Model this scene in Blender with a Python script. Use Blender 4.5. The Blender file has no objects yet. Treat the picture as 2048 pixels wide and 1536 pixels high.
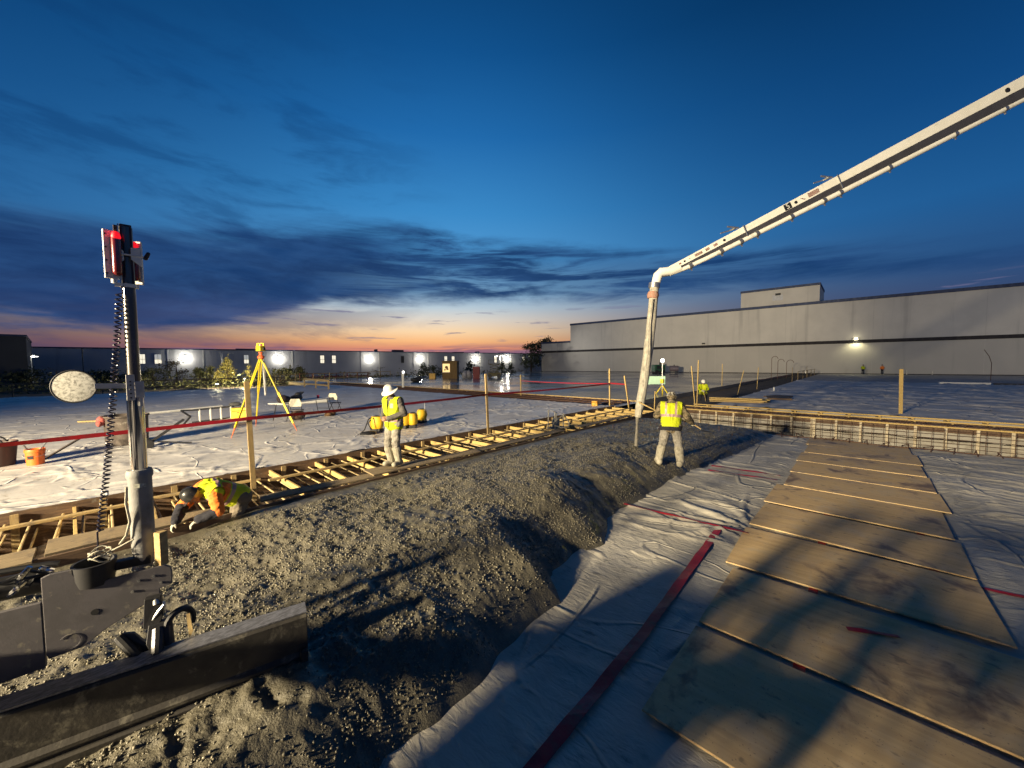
import bpy, bmesh, math, random
import numpy as np
from mathutils import Vector, Matrix, Quaternion
random.seed(11)
rng = np.random.default_rng(7)
S = bpy.context.scene
COL = S.collection
R = math.radians
PI = math.pi

# ------------------------------------------------------------------ survey
# site grid: +X runs along the trench away from the viewer to the right, +Y away to the left, z = 0 is the finished slab level
F, CX, CY, H = 760.0, 1024.0, 768.0, 2.27
def _basis():
    p1 = Vector((0, (768 - 728.5) / F, -1)); p2 = Vector((1, (768 - 728.5 + .0068 * F) / F, -1))
    up = p1.cross(p2 - p1).normalized()
    if up.y < 0: up = -up
    fw = Vector((0, 0, -1)); fw = (fw - up * fw.dot(up)).normalized()
    rt = fw.cross(up); a = R(42.5)
    U = math.cos(a) * fw + math.sin(a) * rt
    V = math.cos(a) * (-rt) + math.sin(a) * fw
    return Matrix((U, V, up))
MB_ = _basis()
CAM = Vector((0, 0, H))
FWH = MB_ @ Vector((0, 0, -1)); FWH.z = 0; FWH.normalize()
RTH = Vector((FWH.y, -FWH.x, 0))
def ray(x, y): return MB_ @ Vector(((x - CX) / F, -(y - CY) / F, -1.0))
def at(x, y, z=0.0):                 # measured image point on a level of known height -> metres
    d = ray(x, y); return CAM + d * ((z - H) / d.z)
def far(x, y, fwd):                  # measured image point at a known distance -> metres
    d = ray(x, y); return CAM + d * (fwd / d.dot(FWH))

# ------------------------------------------------------------------ materials
def srgb(r, g, b):
    f = lambda c: (c / 255 / 12.92) if c <= 10.3 else ((c / 255 + .055) / 1.055) ** 2.4
    return (f(r), f(g), f(b), 1)
class NT:
    def __init__(s, tree): s.t = tree; s.n = tree.nodes; s.l = tree.links
    def new(s, typ, **k):
        n = s.n.new(typ)
        for a, v in k.items(): setattr(n, a, v)
        return n
    def put(s, sock, v):
        if isinstance(v, bpy.types.NodeSocket): s.l.new(v, sock)
        elif v is not None: sock.default_value = v
    def m(s, op, a, b=None, c=None, clamp=False):
        n = s.new('ShaderNodeMath', operation=op, use_clamp=clamp)
        for i, v in enumerate((a, b, c)): s.put(n.inputs[i], v)
        return n.outputs[0]
    def mr(s, v, a, b, c=0.0, d=1.0, smooth=True):
        n = s.new('ShaderNodeMapRange', interpolation_type='SMOOTHSTEP' if smooth else 'LINEAR')
        for i, x in enumerate((v, a, b, c, d)): s.put(n.inputs[i], x)
        return n.outputs[0]
    def mix(s, f, a, b, mode='MIX'):
        n = s.new('ShaderNodeMix', data_type='RGBA', blend_type=mode)
        s.put(n.inputs[0], f); s.put(n.inputs[6], a); s.put(n.inputs[7], b)
        return n.outputs[2]
    def noise(s, vec, scale, detail=4, rough=.55, dist=0):
        n = s.new('ShaderNodeTexNoise'); s.put(n.inputs['Vector'], vec)
        n.inputs['Scale'].default_value = scale; n.inputs['Detail'].default_value = detail
        n.inputs['Roughness'].default_value = rough; n.inputs['Distortion'].default_value = dist
        return n.outputs[0]
    def mapping(s, vec, scale=(1, 1, 1), rot=(0, 0, 0)):
        n = s.new('ShaderNodeMapping'); s.put(n.inputs[0], vec)
        n.inputs['Scale'].default_value = scale; n.inputs['Rotation'].default_value = rot
        return n.outputs[0]
    def ramp(s, f, stops):
        n = s.new('ShaderNodeValToRGB'); s.put(n.inputs[0], f); e = n.color_ramp.elements
        while len(e) < len(stops): e.new(.5)
        for i, (p, c) in enumerate(stops): e[i].position = p; e[i].color = c
        return n.outputs[0]
MATS = {}
def mat(name, c1, c2=None, scale=6, stretch=(1, 1, 1), rough=.6, metal=0, bump=0, bscale=60, r2=None, dirt=None, dscale=1.5, dlo=.5, dhi=.7, spec=.5, coat=0):
    if name in MATS: return MATS[name]
    m = bpy.data.materials.new(name); m.use_nodes = True
    n = NT(m.node_tree); b = m.node_tree.nodes['Principled BSDF']
    tc = n.new('ShaderNodeTexCoord').outputs['Object']
    v = n.mapping(tc, stretch)
    c1 = tuple(c1[:3]) + (1,); c2 = tuple((c2 or [x * .72 for x in c1[:3]])[:3]) + (1,)
    f = n.noise(v, scale, 6, .6)
    col = n.mix(n.mr(f, .32, .68), c1, c2)
    if dirt:
        df = n.noise(n.mapping(tc, (1, 1, 1)), dscale, 6, .65, .3)
        col = n.mix(n.mr(df, dlo, dhi), col, tuple(dirt[:3]) + (1,))
    n.put(b.inputs['Base Color'], col)
    b.inputs['Metallic'].default_value = metal
    b.inputs['Specular IOR Level'].default_value = spec
    b.inputs['Coat Weight'].default_value = coat
    n.put(b.inputs['Roughness'], n.mr(f, .3, .7, rough, r2 if r2 is not None else min(1, rough + .15)))
    if bump:
        bn = n.new('ShaderNodeBump'); bn.inputs['Strength'].default_value = 1; bn.inputs['Distance'].default_value = bump
        n.put(bn.inputs['Height'], n.noise(v, bscale, 4, .6)); n.l.new(bn.outputs[0], b.inputs['Normal'])
    MATS[name] = m
    return m
def glow(name, col, strength):
    m = bpy.data.materials.new(name); m.use_nodes = True
    b = m.node_tree.nodes['Principled BSDF']
    b.inputs['Base Color'].default_value = tuple(col[:3]) + (1,)
    b.inputs['Emission Color'].default_value = tuple(col[:3]) + (1,)
    b.inputs['Emission Strength'].default_value = strength
    return m

PINE = mat('fresh_pine', (.62, .45, .17), (.50, .34, .11), 3, (1, 12, 12), .65, bump=.002, bscale=30)
PINEX = mat('fresh_pine_long', (.50, .37, .16), (.38, .26, .10), 3, (1, 12, 12), .7, bump=.002, bscale=30, dirt=(.20, .15, .09), dscale=3)
PLANK = mat('weathered_plank', (.30, .23, .13), (.20, .15, .085), 5, (1, 14, 14), .75, bump=.003, bscale=25, dirt=(.13, .10, .07), dscale=4)
POSTM = mat('stake_timber', (.40, .29, .13), (.30, .21, .09), 4, (10, 10, 1), .7, bump=.002, bscale=30, dirt=(.22, .17, .10), dscale=6)
FORMB = mat('form_board_brown', (.16, .10, .055), (.09, .055, .035), 4, (1, 8, 8), .7, bump=.003, bscale=20, dirt=(.20, .17, .13), dscale=5, dlo=.6)
SOIL = mat('dark_soil', (.10, .07, .045), (.05, .035, .025), 2, rough=.95, bump=.03, bscale=9)
EARTH = mat('yard_earth', (.075, .055, .04), (.04, .03, .022), .4, rough=.95, bump=.05, bscale=3)
RUST = mat('rusty_rebar', (.15, .08, .05), (.08, .05, .04), 20, rough=.7, metal=.4)
STEEL = mat('galvanised_steel', (.55, .55, .53), (.38, .38, .37), 12, rough=.35, metal=.9)
CHROME = mat('chrome', (.85, .85, .84), (.6, .6, .6), 9, (1, 1, .3), rough=.04, metal=1, r2=.12)
DARKST = mat('dark_steel', (.05, .05, .055), (.03, .03, .03), 8, rough=.4, metal=.6, bump=.001)
BLACK = mat('black_rubber', (.02, .02, .022), (.012, .012, .014), 10, rough=.5)
GREYP = mat('grey_paint_dirty', (.12, .112, .12), (.09, .085, .09), 6, rough=.6, bump=.0004, bscale=80, dirt=(.20, .185, .155), dscale=9, dlo=.57, dhi=.66)
SLEEVE = mat('grey_sleeve', (.27, .27, .26), (.21, .21, .205), 9, rough=.55, bump=.002, bscale=60, dirt=(.18, .17, .15), dscale=9)
CREAM = mat('cream_paint', (.86, .85, .77), (.79, .78, .69), 3, rough=.45, dirt=(.45, .42, .33), dscale=2.5, dlo=.58, dhi=.75)
HOSEM = mat('hose_concrete_spattered', (.52, .49, .40), (.34, .32, .26), 14, (1, 1, .6), rough=.8, bump=.006, bscale=40, dirt=(.25, .24, .20), dscale=7)
YELLOW = mat('yellow_plastic', (.80, .52, .02), (.70, .42, .02), 8, rough=.45)
YEL2 = mat('yellow_paint', (.85, .66, .02), (.72, .54, .02), 8, rough=.4)
ORANGE = mat('orange_plastic', (.80, .17, .02), (.70, .13, .02), 8, rough=.45)
RED = mat('red_tape', (.42, .012, .02), (.28, .01, .02), 5, rough=.4, bump=.004, bscale=12, dirt=(.20, .05, .045), dscale=6, dlo=.52, dhi=.7)
WHITE = mat('white_paint', (.75, .75, .70), (.65, .65, .6), 8, rough=.45)
HIVIS = mat('hi_vis_yellow', (.56, .62, .008), (.44, .52, .006), 9, rough=.75, bump=.01, bscale=14)
ORVEST = mat('orange_cloth', (.85, .22, .03), (.70, .17, .02), 12, rough=.8, bump=.006, bscale=20)
REFL = mat('reflective_stripe', (.42, .27, .24), (.36, .24, .21), 20, rough=.4)
SKIN = mat('skin', (.36, .20, .13), (.30, .16, .10), 20, rough=.55)
GREYCL = mat('grey_cloth', (.14, .13, .11), (.09, .085, .075), 14, rough=.9, bump=.008, bscale=18)
DARKCL = mat('dark_cloth', (.022, .022, .03), (.012, .012, .018), 14, rough=.9, bump=.006, bscale=18)
CAMO = mat('camouflage_cloth', (.26, .20, .12), (.12, .10, .055), 14, rough=.9, bump=.006, bscale=18, dirt=(.06, .05, .03), dscale=18, dlo=.5, dhi=.54)
TROUS = mat('muddy_trousers', (.36, .335, .285), (.21, .195, .165), 8, rough=.9, bump=.012, bscale=14, dirt=(.13, .12, .10), dscale=11)
TROUD = mat('brown_trousers', (.20, .165, .12), (.13, .11, .08), 8, rough=.9, bump=.01, bscale=14)
BOOT = mat('muddy_rubber_boots', (.42, .39, .30), (.22, .20, .15), 12, rough=.8, bump=.004, bscale=40)
GLOVE = mat('pale_gloves', (.42, .40, .32), (.30, .28, .22), 20, rough=.8)
HATW = mat('white_hard_hat', (.78, .77, .70), (.68, .66, .58), 8, rough=.35)
HATB = mat('black_hard_hat', (.018, .018, .018), (.03, .03, .028), 8, rough=.25, dirt=(.15, .14, .12), dscale=22, dlo=.6, dhi=.72)
LABELM = mat('label_brown_red', (.30, .10, .06), (.2, .06, .04), 30, rough=.5)

def plastic_mat(name, c1, c2, dirt, rough, bscale=7, bump=.02, stretch=(1, 1, 1), fold=((.45, (.45, 1.2, 1), .010, .022), (.9, (1, .5, 1), .012, .014))):
    m = bpy.data.materials.new(name); m.use_nodes = True
    n = NT(m.node_tree); b = m.node_tree.nodes['Principled BSDF']
    tc = n.new('ShaderNodeTexCoord').outputs['Object']
    f = n.noise(tc, .6, 6, .6, .4); g = n.noise(n.mapping(tc, stretch), 9, 8, .7)
    col = n.mix(n.mr(f, .35, .65), c1 + (1,), c2 + (1,))
    col = n.mix(n.m('MULTIPLY', n.mr(g, .5, .72), n.mr(n.noise(tc, 1.1, 4), .42, .62)), col, dirt + (1,))
    n.put(b.inputs['Base Color'], col)
    n.put(b.inputs['Roughness'], n.mr(f, .3, .7, rough, rough + .22)); b.inputs['Specular IOR Level'].default_value = .45
    cr = n.new('ShaderNodeTexNoise'); n.put(cr.inputs['Vector'], n.mapping(tc, stretch)); cr.inputs['Scale'].default_value = bscale
    cr.inputs['Detail'].default_value = 6; cr.inputs['Roughness'].default_value = .55; cr.inputs['Distortion'].default_value = .8
    bn = n.new('ShaderNodeBump'); bn.inputs['Distance'].default_value = bump
    n.put(bn.inputs['Height'], cr.outputs[0])
    prev = bn
    for sc_, st_, wd_, ds_ in fold:                      # sharp fold lines
        q = n.noise(n.mapping(tc, st_, (0, 0, .35)), sc_, 1, .3, .2)
        hgt = n.mr(n.m('ABSOLUTE', n.m('SUBTRACT', q, .5)), 0.0, wd_, 1.0, 0.0)
        hgt = n.m('MULTIPLY', hgt, n.mr(n.noise(tc, sc_ * .8 + .3, 2), .40, .58))
        b2 = n.new('ShaderNodeBump'); b2.inputs['Distance'].default_value = ds_; n.put(b2.inputs['Height'], hgt); n.l.new(prev.outputs[0], b2.inputs['Normal']); prev = b2
    n.l.new(prev.outputs[0], b.inputs['Normal'])
    return m
SHEET = plastic_mat('white_poly_sheet', (.64, .62, .58), (.56, .54, .51), (.32, .28, .22), .36, 5, .005, (1, .5, 1))
SHEET2 = plastic_mat('grey_poly_sheet', (.66, .64, .60), (.54, .52, .49), (.32, .28, .22), .62, 5, .01, (1, .5, 1)); SHEET2.node_tree.nodes['Principled BSDF'].inputs['Specular IOR Level'].default_value = .15
BARRIER = plastic_mat('dusty_vapour_barrier', (.50, .47, .395), (.36, .34, .29), (.17, .16, .14), .42, 9, .016, (1.6, .6, 1))
def concrete_slab_mat():
    m = bpy.data.materials.new('wet_slab'); m.use_nodes = True
    n = NT(m.node_tree); b = m.node_tree.nodes['Principled BSDF']
    tc = n.new('ShaderNodeTexCoord').outputs['Object']
    f = n.noise(tc, .12, 5, .6, .3)
    n.put(b.inputs['Base Color'], n.mix(n.mr(f, .35, .65), (.20, .20, .20, 1), (.13, .13, .135, 1)))
    n.put(b.inputs['Roughness'], n.mr(f, .35, .65, .10, .26))
    bn = n.new('ShaderNodeBump'); bn.inputs['Distance'].default_value = .004
    n.put(bn.inputs['Height'], n.noise(tc, 2.2, 3)); n.l.new(bn.outputs[0], b.inputs['Normal'])
    return m
SLABW = concrete_slab_mat()
SLABD = mat('dry_slab', (.36, .35, .33), (.27, .26, .25), .5, rough=.5, bump=.004, bscale=6)
CONC = mat('fresh_concrete', (.135, .122, .086), (.088, .080, .056), 5, rough=.48, bump=.012, bscale=45, r2=.62, dirt=(.07, .065, .05), dscale=1.2, coat=.25)
PEB = mat('wet_aggregate', (.19, .172, .12), (.085, .077, .055), 30, rough=.36, coat=.2)
def wall_mat(name, c1, c2, streak=.35, lower=False):
    m = bpy.data.materials.new(name); m.use_nodes = True
    n = NT(m.node_tree); b = m.node_tree.nodes['Principled BSDF']
    tc = n.new('ShaderNodeTexCoord').outputs['Object']
    f = n.noise(tc, .25, 5, .6); st = n.noise(n.mapping(tc, (.5, .5, .03)), 1.2, 5, .6)
    col = n.mix(n.mr(f, .3, .7), c1 + (1,), c2 + (1,))
    col = n.mix(n.m('MULTIPLY', n.mr(st, .55, .72), streak), col, (.18, .18, .18, 1))
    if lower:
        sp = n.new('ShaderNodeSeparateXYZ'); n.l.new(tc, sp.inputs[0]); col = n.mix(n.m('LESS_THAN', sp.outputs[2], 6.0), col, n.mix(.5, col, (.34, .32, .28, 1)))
    n.put(b.inputs['Base Color'], col); b.inputs['Roughness'].default_value = .85
    return m
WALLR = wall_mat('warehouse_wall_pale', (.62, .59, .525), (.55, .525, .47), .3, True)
WALLL = wall_mat('warehouse_wall_grey', (.40, .41, .44), (.35, .36, .39), .3)
WALLD = wall_mat('warehouse_wall_dark', (.045, .05, .06), (.035, .04, .05), .2)
NAVY = mat('navy_trim', (.03, .05, .12), (.02, .035, .09), 2, rough=.5)
BAND = mat('dark_band', (.022, .018, .02), (.016, .014, .016), 2, rough=.7)
def plywood_mat():
    m = bpy.data.materials.new('plywood'); m.use_nodes = True
    n = NT(m.node_tree); b = m.node_tree.nodes['Principled BSDF']
    tc = n.new('ShaderNodeTexCoord').outputs['Object']; rnd = n.new('ShaderNodeObjectInfo').outputs['Random']
    ofs = n.new('ShaderNodeVectorMath', operation='ADD'); n.l.new(tc, ofs.inputs[0])
    cx = n.new('ShaderNodeCombineXYZ'); n.put(cx.inputs[0], n.m('MULTIPLY', rnd, 37.0)); n.put(cx.inputs[1], n.m('MULTIPLY', rnd, 91.0)); n.l.new(cx.outputs[0], ofs.inputs[1]); v = ofs.outputs[0]
    gr = n.noise(n.mapping(v, (9, .7, 1)), 1.6, 7, .62, .5)
    col = n.mix(n.mr(gr, .36, .64), (.62, .44, .205, 1), (.50, .335, .15, 1))
    col = n.mix(n.m('MULTIPLY', rnd, .35), col, (.47, .36, .21, 1))
    dust = n.noise(v, 2.3, 8, .68, .3); col = n.mix(n.m('MULTIPLY', n.mr(dust, .46, .68), .55), col, (.47, .385, .26, 1))
    st = n.noise(v, 1.3, 6, .62, .6); col = n.mix(n.m('MULTIPLY', n.mr(st, .55, .68), .85), col, (.12, .075, .04, 1))
    fp = n.noise(n.mapping(v, (1.4, .8, 1)), 6.5, 3, .5); col = n.mix(n.m('MULTIPLY', n.mr(fp, .62, .70), .55), col, (.10, .08, .06, 1))
    sp = n.noise(v, 60, 2, .5); col = n.mix(n.m('MULTIPLY', n.mr(sp, .66, .72), .6), col, (.12, .09, .06, 1))
    n.put(b.inputs['Base Color'], col); n.put(b.inputs['Roughness'], n.mr(st, .4, .65, .75, .5))
    bn = n.new('ShaderNodeBump'); bn.inputs['Distance'].default_value = .002; n.put(bn.inputs['Height'], gr); n.l.new(bn.outputs[0], b.inputs['Normal'])
    return m
PLY = plywood_mat()
PLYE = mat('plywood_edge', (.50, .36, .18), (.30, .2, .1), 30, (1, 1, 40), .8)
BARK = mat('bark', (.07, .05, .035), (.04, .03, .02), 8, rough=.95)
LEAFD = mat('dark_needles', (.05, .06, .032), (.03, .04, .02), 3, rough=.8)
LEAFM = mat('olive_needles', (.11, .11, .045), (.07, .075, .03), 3, rough=.8)
LEAFY = mat('yellow_lit_needles', (.30, .26, .07), (.2, .18, .05), 3, rough=.8)  # yellow lamp light on these pines is put into the needle colour

# ------------------------------------------------------------------ mesh helpers
def mtx(loc=(0, 0, 0), rot=(0, 0, 0), scale=(1, 1, 1)):
    from mathutils import Euler
    return Matrix.Translation(loc) @ Euler(rot).to_matrix().to_4x4() @ Matrix.Diagonal((*scale, 1))
def frame(d, up=(0, 0, 1)):
    z = Vector(d).normalized(); up = Vector(up)
    if abs(z.dot(up)) > .98: up = Vector((1, 0, 0))
    x = up.cross(z).normalized(); y = z.cross(x)
    return x, y, z
class MB:
    def __init__(s): s.v = []; s.f = []; s.mi = []; s.cur = 0
    def add(s, vs, fs):
        o = len(s.v); s.v += [tuple(p) for p in vs]
        for f in fs: s.f.append(tuple(i + o for i in f)); s.mi.append(s.cur)
        return s
    def boxm(s, M, sx, sy, sz):
        vs = [M @ Vector((x * sx / 2, y * sy / 2, z * sz / 2)) for x in (-1, 1) for y in (-1, 1) for z in (-1, 1)]
        return s.add(vs, [(0, 1, 3, 2), (4, 6, 7, 5), (0, 4, 5, 1), (2, 3, 7, 6), (0, 2, 6, 4), (1, 5, 7, 3)])
    def box(s, c, size, rz=0): return s.boxm(mtx(c, (0, 0, rz)), *size)
    def span(s, a, b):
        return s.box([(a[i] + b[i]) / 2 for i in range(3)], [abs(b[i] - a[i]) for i in range(3)])
    def beam(s, p, q, w, h, up=(0, 0, 1), w2=None, h2=None):
        p, q = Vector(p), Vector(q); x, y, z = frame(q - p, up); vs = []
        for c, a, b in ((p, w, h), (q, w2 or w, h2 or h)):
            for sx, sy in ((-1, -1), (1, -1), (1, 1), (-1, 1)): vs.append(c + x * sx * a / 2 + y * sy * b / 2)
        return s.add(vs, [(3, 2, 1, 0), (4, 5, 6, 7), (0, 1, 5, 4), (1, 2, 6, 5), (2, 3, 7, 6), (3, 0, 4, 7)])
    def tube(s, pts, r, n=8, cap=True):
        pts = [Vector(p) for p in pts]; rs = r if isinstance(r, (list, tuple)) else [r] * len(pts)
        vs = []; fs = []; x = None
        for i, p in enumerate(pts):
            d = (pts[min(i + 1, len(pts) - 1)] - pts[max(i - 1, 0)])
            if d.length < 1e-9: d = Vector((0, 0, 1))
            d.normalize()
            if x is None: x, y, _ = frame(d)
            else:
                x = x - d * x.dot(d)
                x = x.normalized() if x.length > 1e-6 else frame(d)[0]
                y = d.cross(x)
            for k in range(n):
                a = 2 * PI * k / n; vs.append(p + (x * math.cos(a) + y * math.sin(a)) * rs[i])
        for i in range(len(pts) - 1):
            for k in range(n):
                a, b = i * n + k, i * n + (k + 1) % n; fs.append((a, b, b + n, a + n))
        if cap: fs.append(tuple(range(n - 1, -1, -1))); fs.append(tuple(range((len(pts) - 1) * n, len(pts) * n)))
        return s.add(vs, fs)
    def lathe(s, prof, M=Matrix(), n=20):
        vs = []; fs = []
        for r, z in prof:
            for k in range(n):
                a = 2 * PI * k / n; vs.append(M @ Vector((r * math.cos(a), r * math.sin(a), z)))
        for i in range(len(prof) - 1):
            for k in range(n):
                a, b = i * n + k, i * n + (k + 1) % n; fs.append((a, b, b + n, a + n))
        fs.append(tuple(range(n - 1, -1, -1))); fs.append(tuple(range((len(prof) - 1) * n, len(prof) * n)))
        return s.add(vs, fs)
    def ball(s, c, r, n=12, M=None):
        rx, ry, rz = r if isinstance(r, (tuple, list)) else (r, r, r)
        prof = [(max(math.sin(PI * i / n), .001), -math.cos(PI * i / n)) for i in range(n + 1)]
        T = (M if M is not None else Matrix.Translation(c)) @ Matrix.Diagonal((rx, ry, rz, 1))
        return s.lathe(prof, T, n + 4)
    def prism(s, poly, ext):
        n = len(poly); e = Vector(ext); vs = [Vector(p) for p in poly] + [Vector(p) + e for p in poly]
        return s.add(vs, [tuple(range(n - 1, -1, -1)), tuple(range(n, 2 * n))] + [(i, (i + 1) % n, n + (i + 1) % n, n + i) for i in range(n)])
    def capsule(s, p, q, r1, r2, n=12):
        p, q = Vector(p), Vector(q); d = q - p; L = d.length; d = d.normalized() if L > 1e-6 else Vector((0, 0, 1))
        pts = []; rs = []
        for i in range(5): a = PI / 2 * i / 4.0; pts.append(p - d * r1 * math.cos(a)); rs.append(max(r1 * math.sin(a), .0008))
        for i in range(5): a = PI / 2 * i / 4.0; pts.append(q + d * r2 * math.sin(a)); rs.append(max(r2 * math.cos(a), .0008))
        return s.tube(pts, rs, n)
    def mesh(s, name, mats, smooth=False, fix=True):
        me = bpy.data.meshes.new(name); me.from_pydata(s.v, [], s.f)
        for m in mats: me.materials.append(m)
        if len(mats) > 1: me.polygons.foreach_set('material_index', s.mi)
        if fix:
            bm = bmesh.new(); bm.from_mesh(me); bmesh.ops.recalc_face_normals(bm, faces=bm.faces); bm.to_mesh(me); bm.free()
        if smooth:
            me.polygons.foreach_set('use_smooth', [True] * len(me.polygons))
            me.set_sharp_from_angle(angle=R(40))
        me.update(); return me
    def build(s, name, m, parent=None, smooth=False, bevel=0, loc=None):
        ms = m if isinstance(m, (list, tuple)) else [m]
        return link(name, s.mesh(name, ms, smooth), parent, bevel, loc)
def link(name, me, parent=None, bevel=0, loc=None):
    o = bpy.data.objects.new(name, me); COL.objects.link(o)
    if parent is not None: o.parent = parent
    if loc is not None: o.location = loc
    if bevel:
        b = o.modifiers.new('bevel', 'BEVEL'); b.width = bevel; b.segments = 2; b.limit_method = 'ANGLE'; b.angle_limit = R(40)
    return o
def tag(o, label, cat, group=None, kind=None):
    if label: o['label'] = label
    if cat: o['category'] = cat
    if group: o['group'] = group
    if kind: o['kind'] = kind
    return o
def empty(name, loc, label, cat, rz=0, group=None):
    o = bpy.data.objects.new(name, None); COL.objects.link(o); o.location = loc; o.rotation_euler = (0, 0, rz)
    o.empty_display_size = .2
    return tag(o, label, cat, group)
def kids(o): return [c for c in COL.objects if c.parent == o]
def copy_tree(o, parent=None):
    c = o.copy(); COL.objects.link(c)
    if parent is not None: c.parent = parent
    for ch in kids(o): copy_tree(ch, c)
    return c

# numpy noise -------------------------------------------------------
def _h(ix, iy, seed):
    n = (ix.astype(np.int64) * 374761393 + iy.astype(np.int64) * 668265263 + seed * 1442695041) & 0xffffffff
    n = ((n ^ (n >> 13)) * 1274126177) & 0xffffffff
    return ((n ^ (n >> 16)) & 0xffff) / 65535.0
def vn(x, y, seed=0):
    ix, iy = np.floor(x), np.floor(y); fx, fy = x - ix, y - iy
    u, v = fx * fx * fx * (fx * (fx * 6 - 15) + 10), fy * fy * fy * (fy * (fy * 6 - 15) + 10)
    a, b, c, d = _h(ix, iy, seed), _h(ix + 1, iy, seed), _h(ix, iy + 1, seed), _h(ix + 1, iy + 1, seed)
    return (a * (1 - u) + b * u) * (1 - v) + (c * (1 - u) + d * u) * v
def fbm(x, y, seed=0, oct=4, gain=.5):
    t = 0; a = 1; s = 0
    for o in range(oct):
        c, sn = math.cos(o * 1.1), math.sin(o * 1.1); k = 2.03 ** o
        t = t + a * vn((x * c - y * sn) * k + o * 7.3, (x * sn + y * c) * k - o * 3.1, seed + o); s += a; a *= gain
    return t / s
def crease(x, y, seed, w):           # thin raised lines following the contours of a noise
    n = fbm(x, y, seed, 2, .28)
    return np.exp(-((n - .5) / w) ** 2)
def sstep(a, b, x):
    t = np.clip((x - a) / (b - a), 0, 1); return t * t * (3 - 2 * t)
def heightfield(name, xs, ys, fz, m, parent=None, keep=None):
    X, Y = np.meshgrid(xs, ys, indexing='ij'); Z = fz(X, Y); nx, ny = X.shape
    co = np.stack([X, Y, Z], -1).reshape(-1, 3)
    i = np.arange(nx * ny).reshape(nx, ny)
    q = np.stack([i[:-1, :-1], i[1:, :-1], i[1:, 1:], i[:-1, 1:]], -1).reshape(-1, 4)
    if keep is not None:
        k = keep(X, Y).reshape(-1); q = q[k[q].any(1)]
    return npmesh(name, co, q, m, parent)
def npmesh(name, co, q, m, parent=None, smooth=True):
    used = np.unique(q); rem = np.zeros(len(co), np.int64); rem[used] = np.arange(len(used)); co = co[used]; q = rem[q]
    me = bpy.data.meshes.new(name); k = q.shape[1]
    me.vertices.add(len(co)); me.vertices.foreach_set('co', co.astype(np.float32).ravel())
    me.loops.add(q.size); me.loops.foreach_set('vertex_index', q.astype(np.int32).ravel())
    me.polygons.add(len(q)); me.polygons.foreach_set('loop_start', np.arange(0, q.size, k, dtype=np.int32))
    me.polygons.foreach_set('use_smooth', np.full(len(q), smooth))
    me.materials.append(m); me.update(); me.validate()
    return link(name, me, parent)

# ------------------------------------------------------------------ camera
cd = bpy.data.cameras.new('camera'); cam = bpy.data.objects.new('camera', cd); COL.objects.link(cam)
cd.sensor_width = 36; cd.lens = F / 2048 * 36; cd.clip_end = 3000; cd.clip_start = .05
cam.matrix_world = Matrix.Translation(CAM) @ MB_.to_4x4()
S.camera = cam
S.view_settings.view_transform = 'Standard'; S.view_settings.look = 'None'; S.view_settings.exposure = 0

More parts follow.
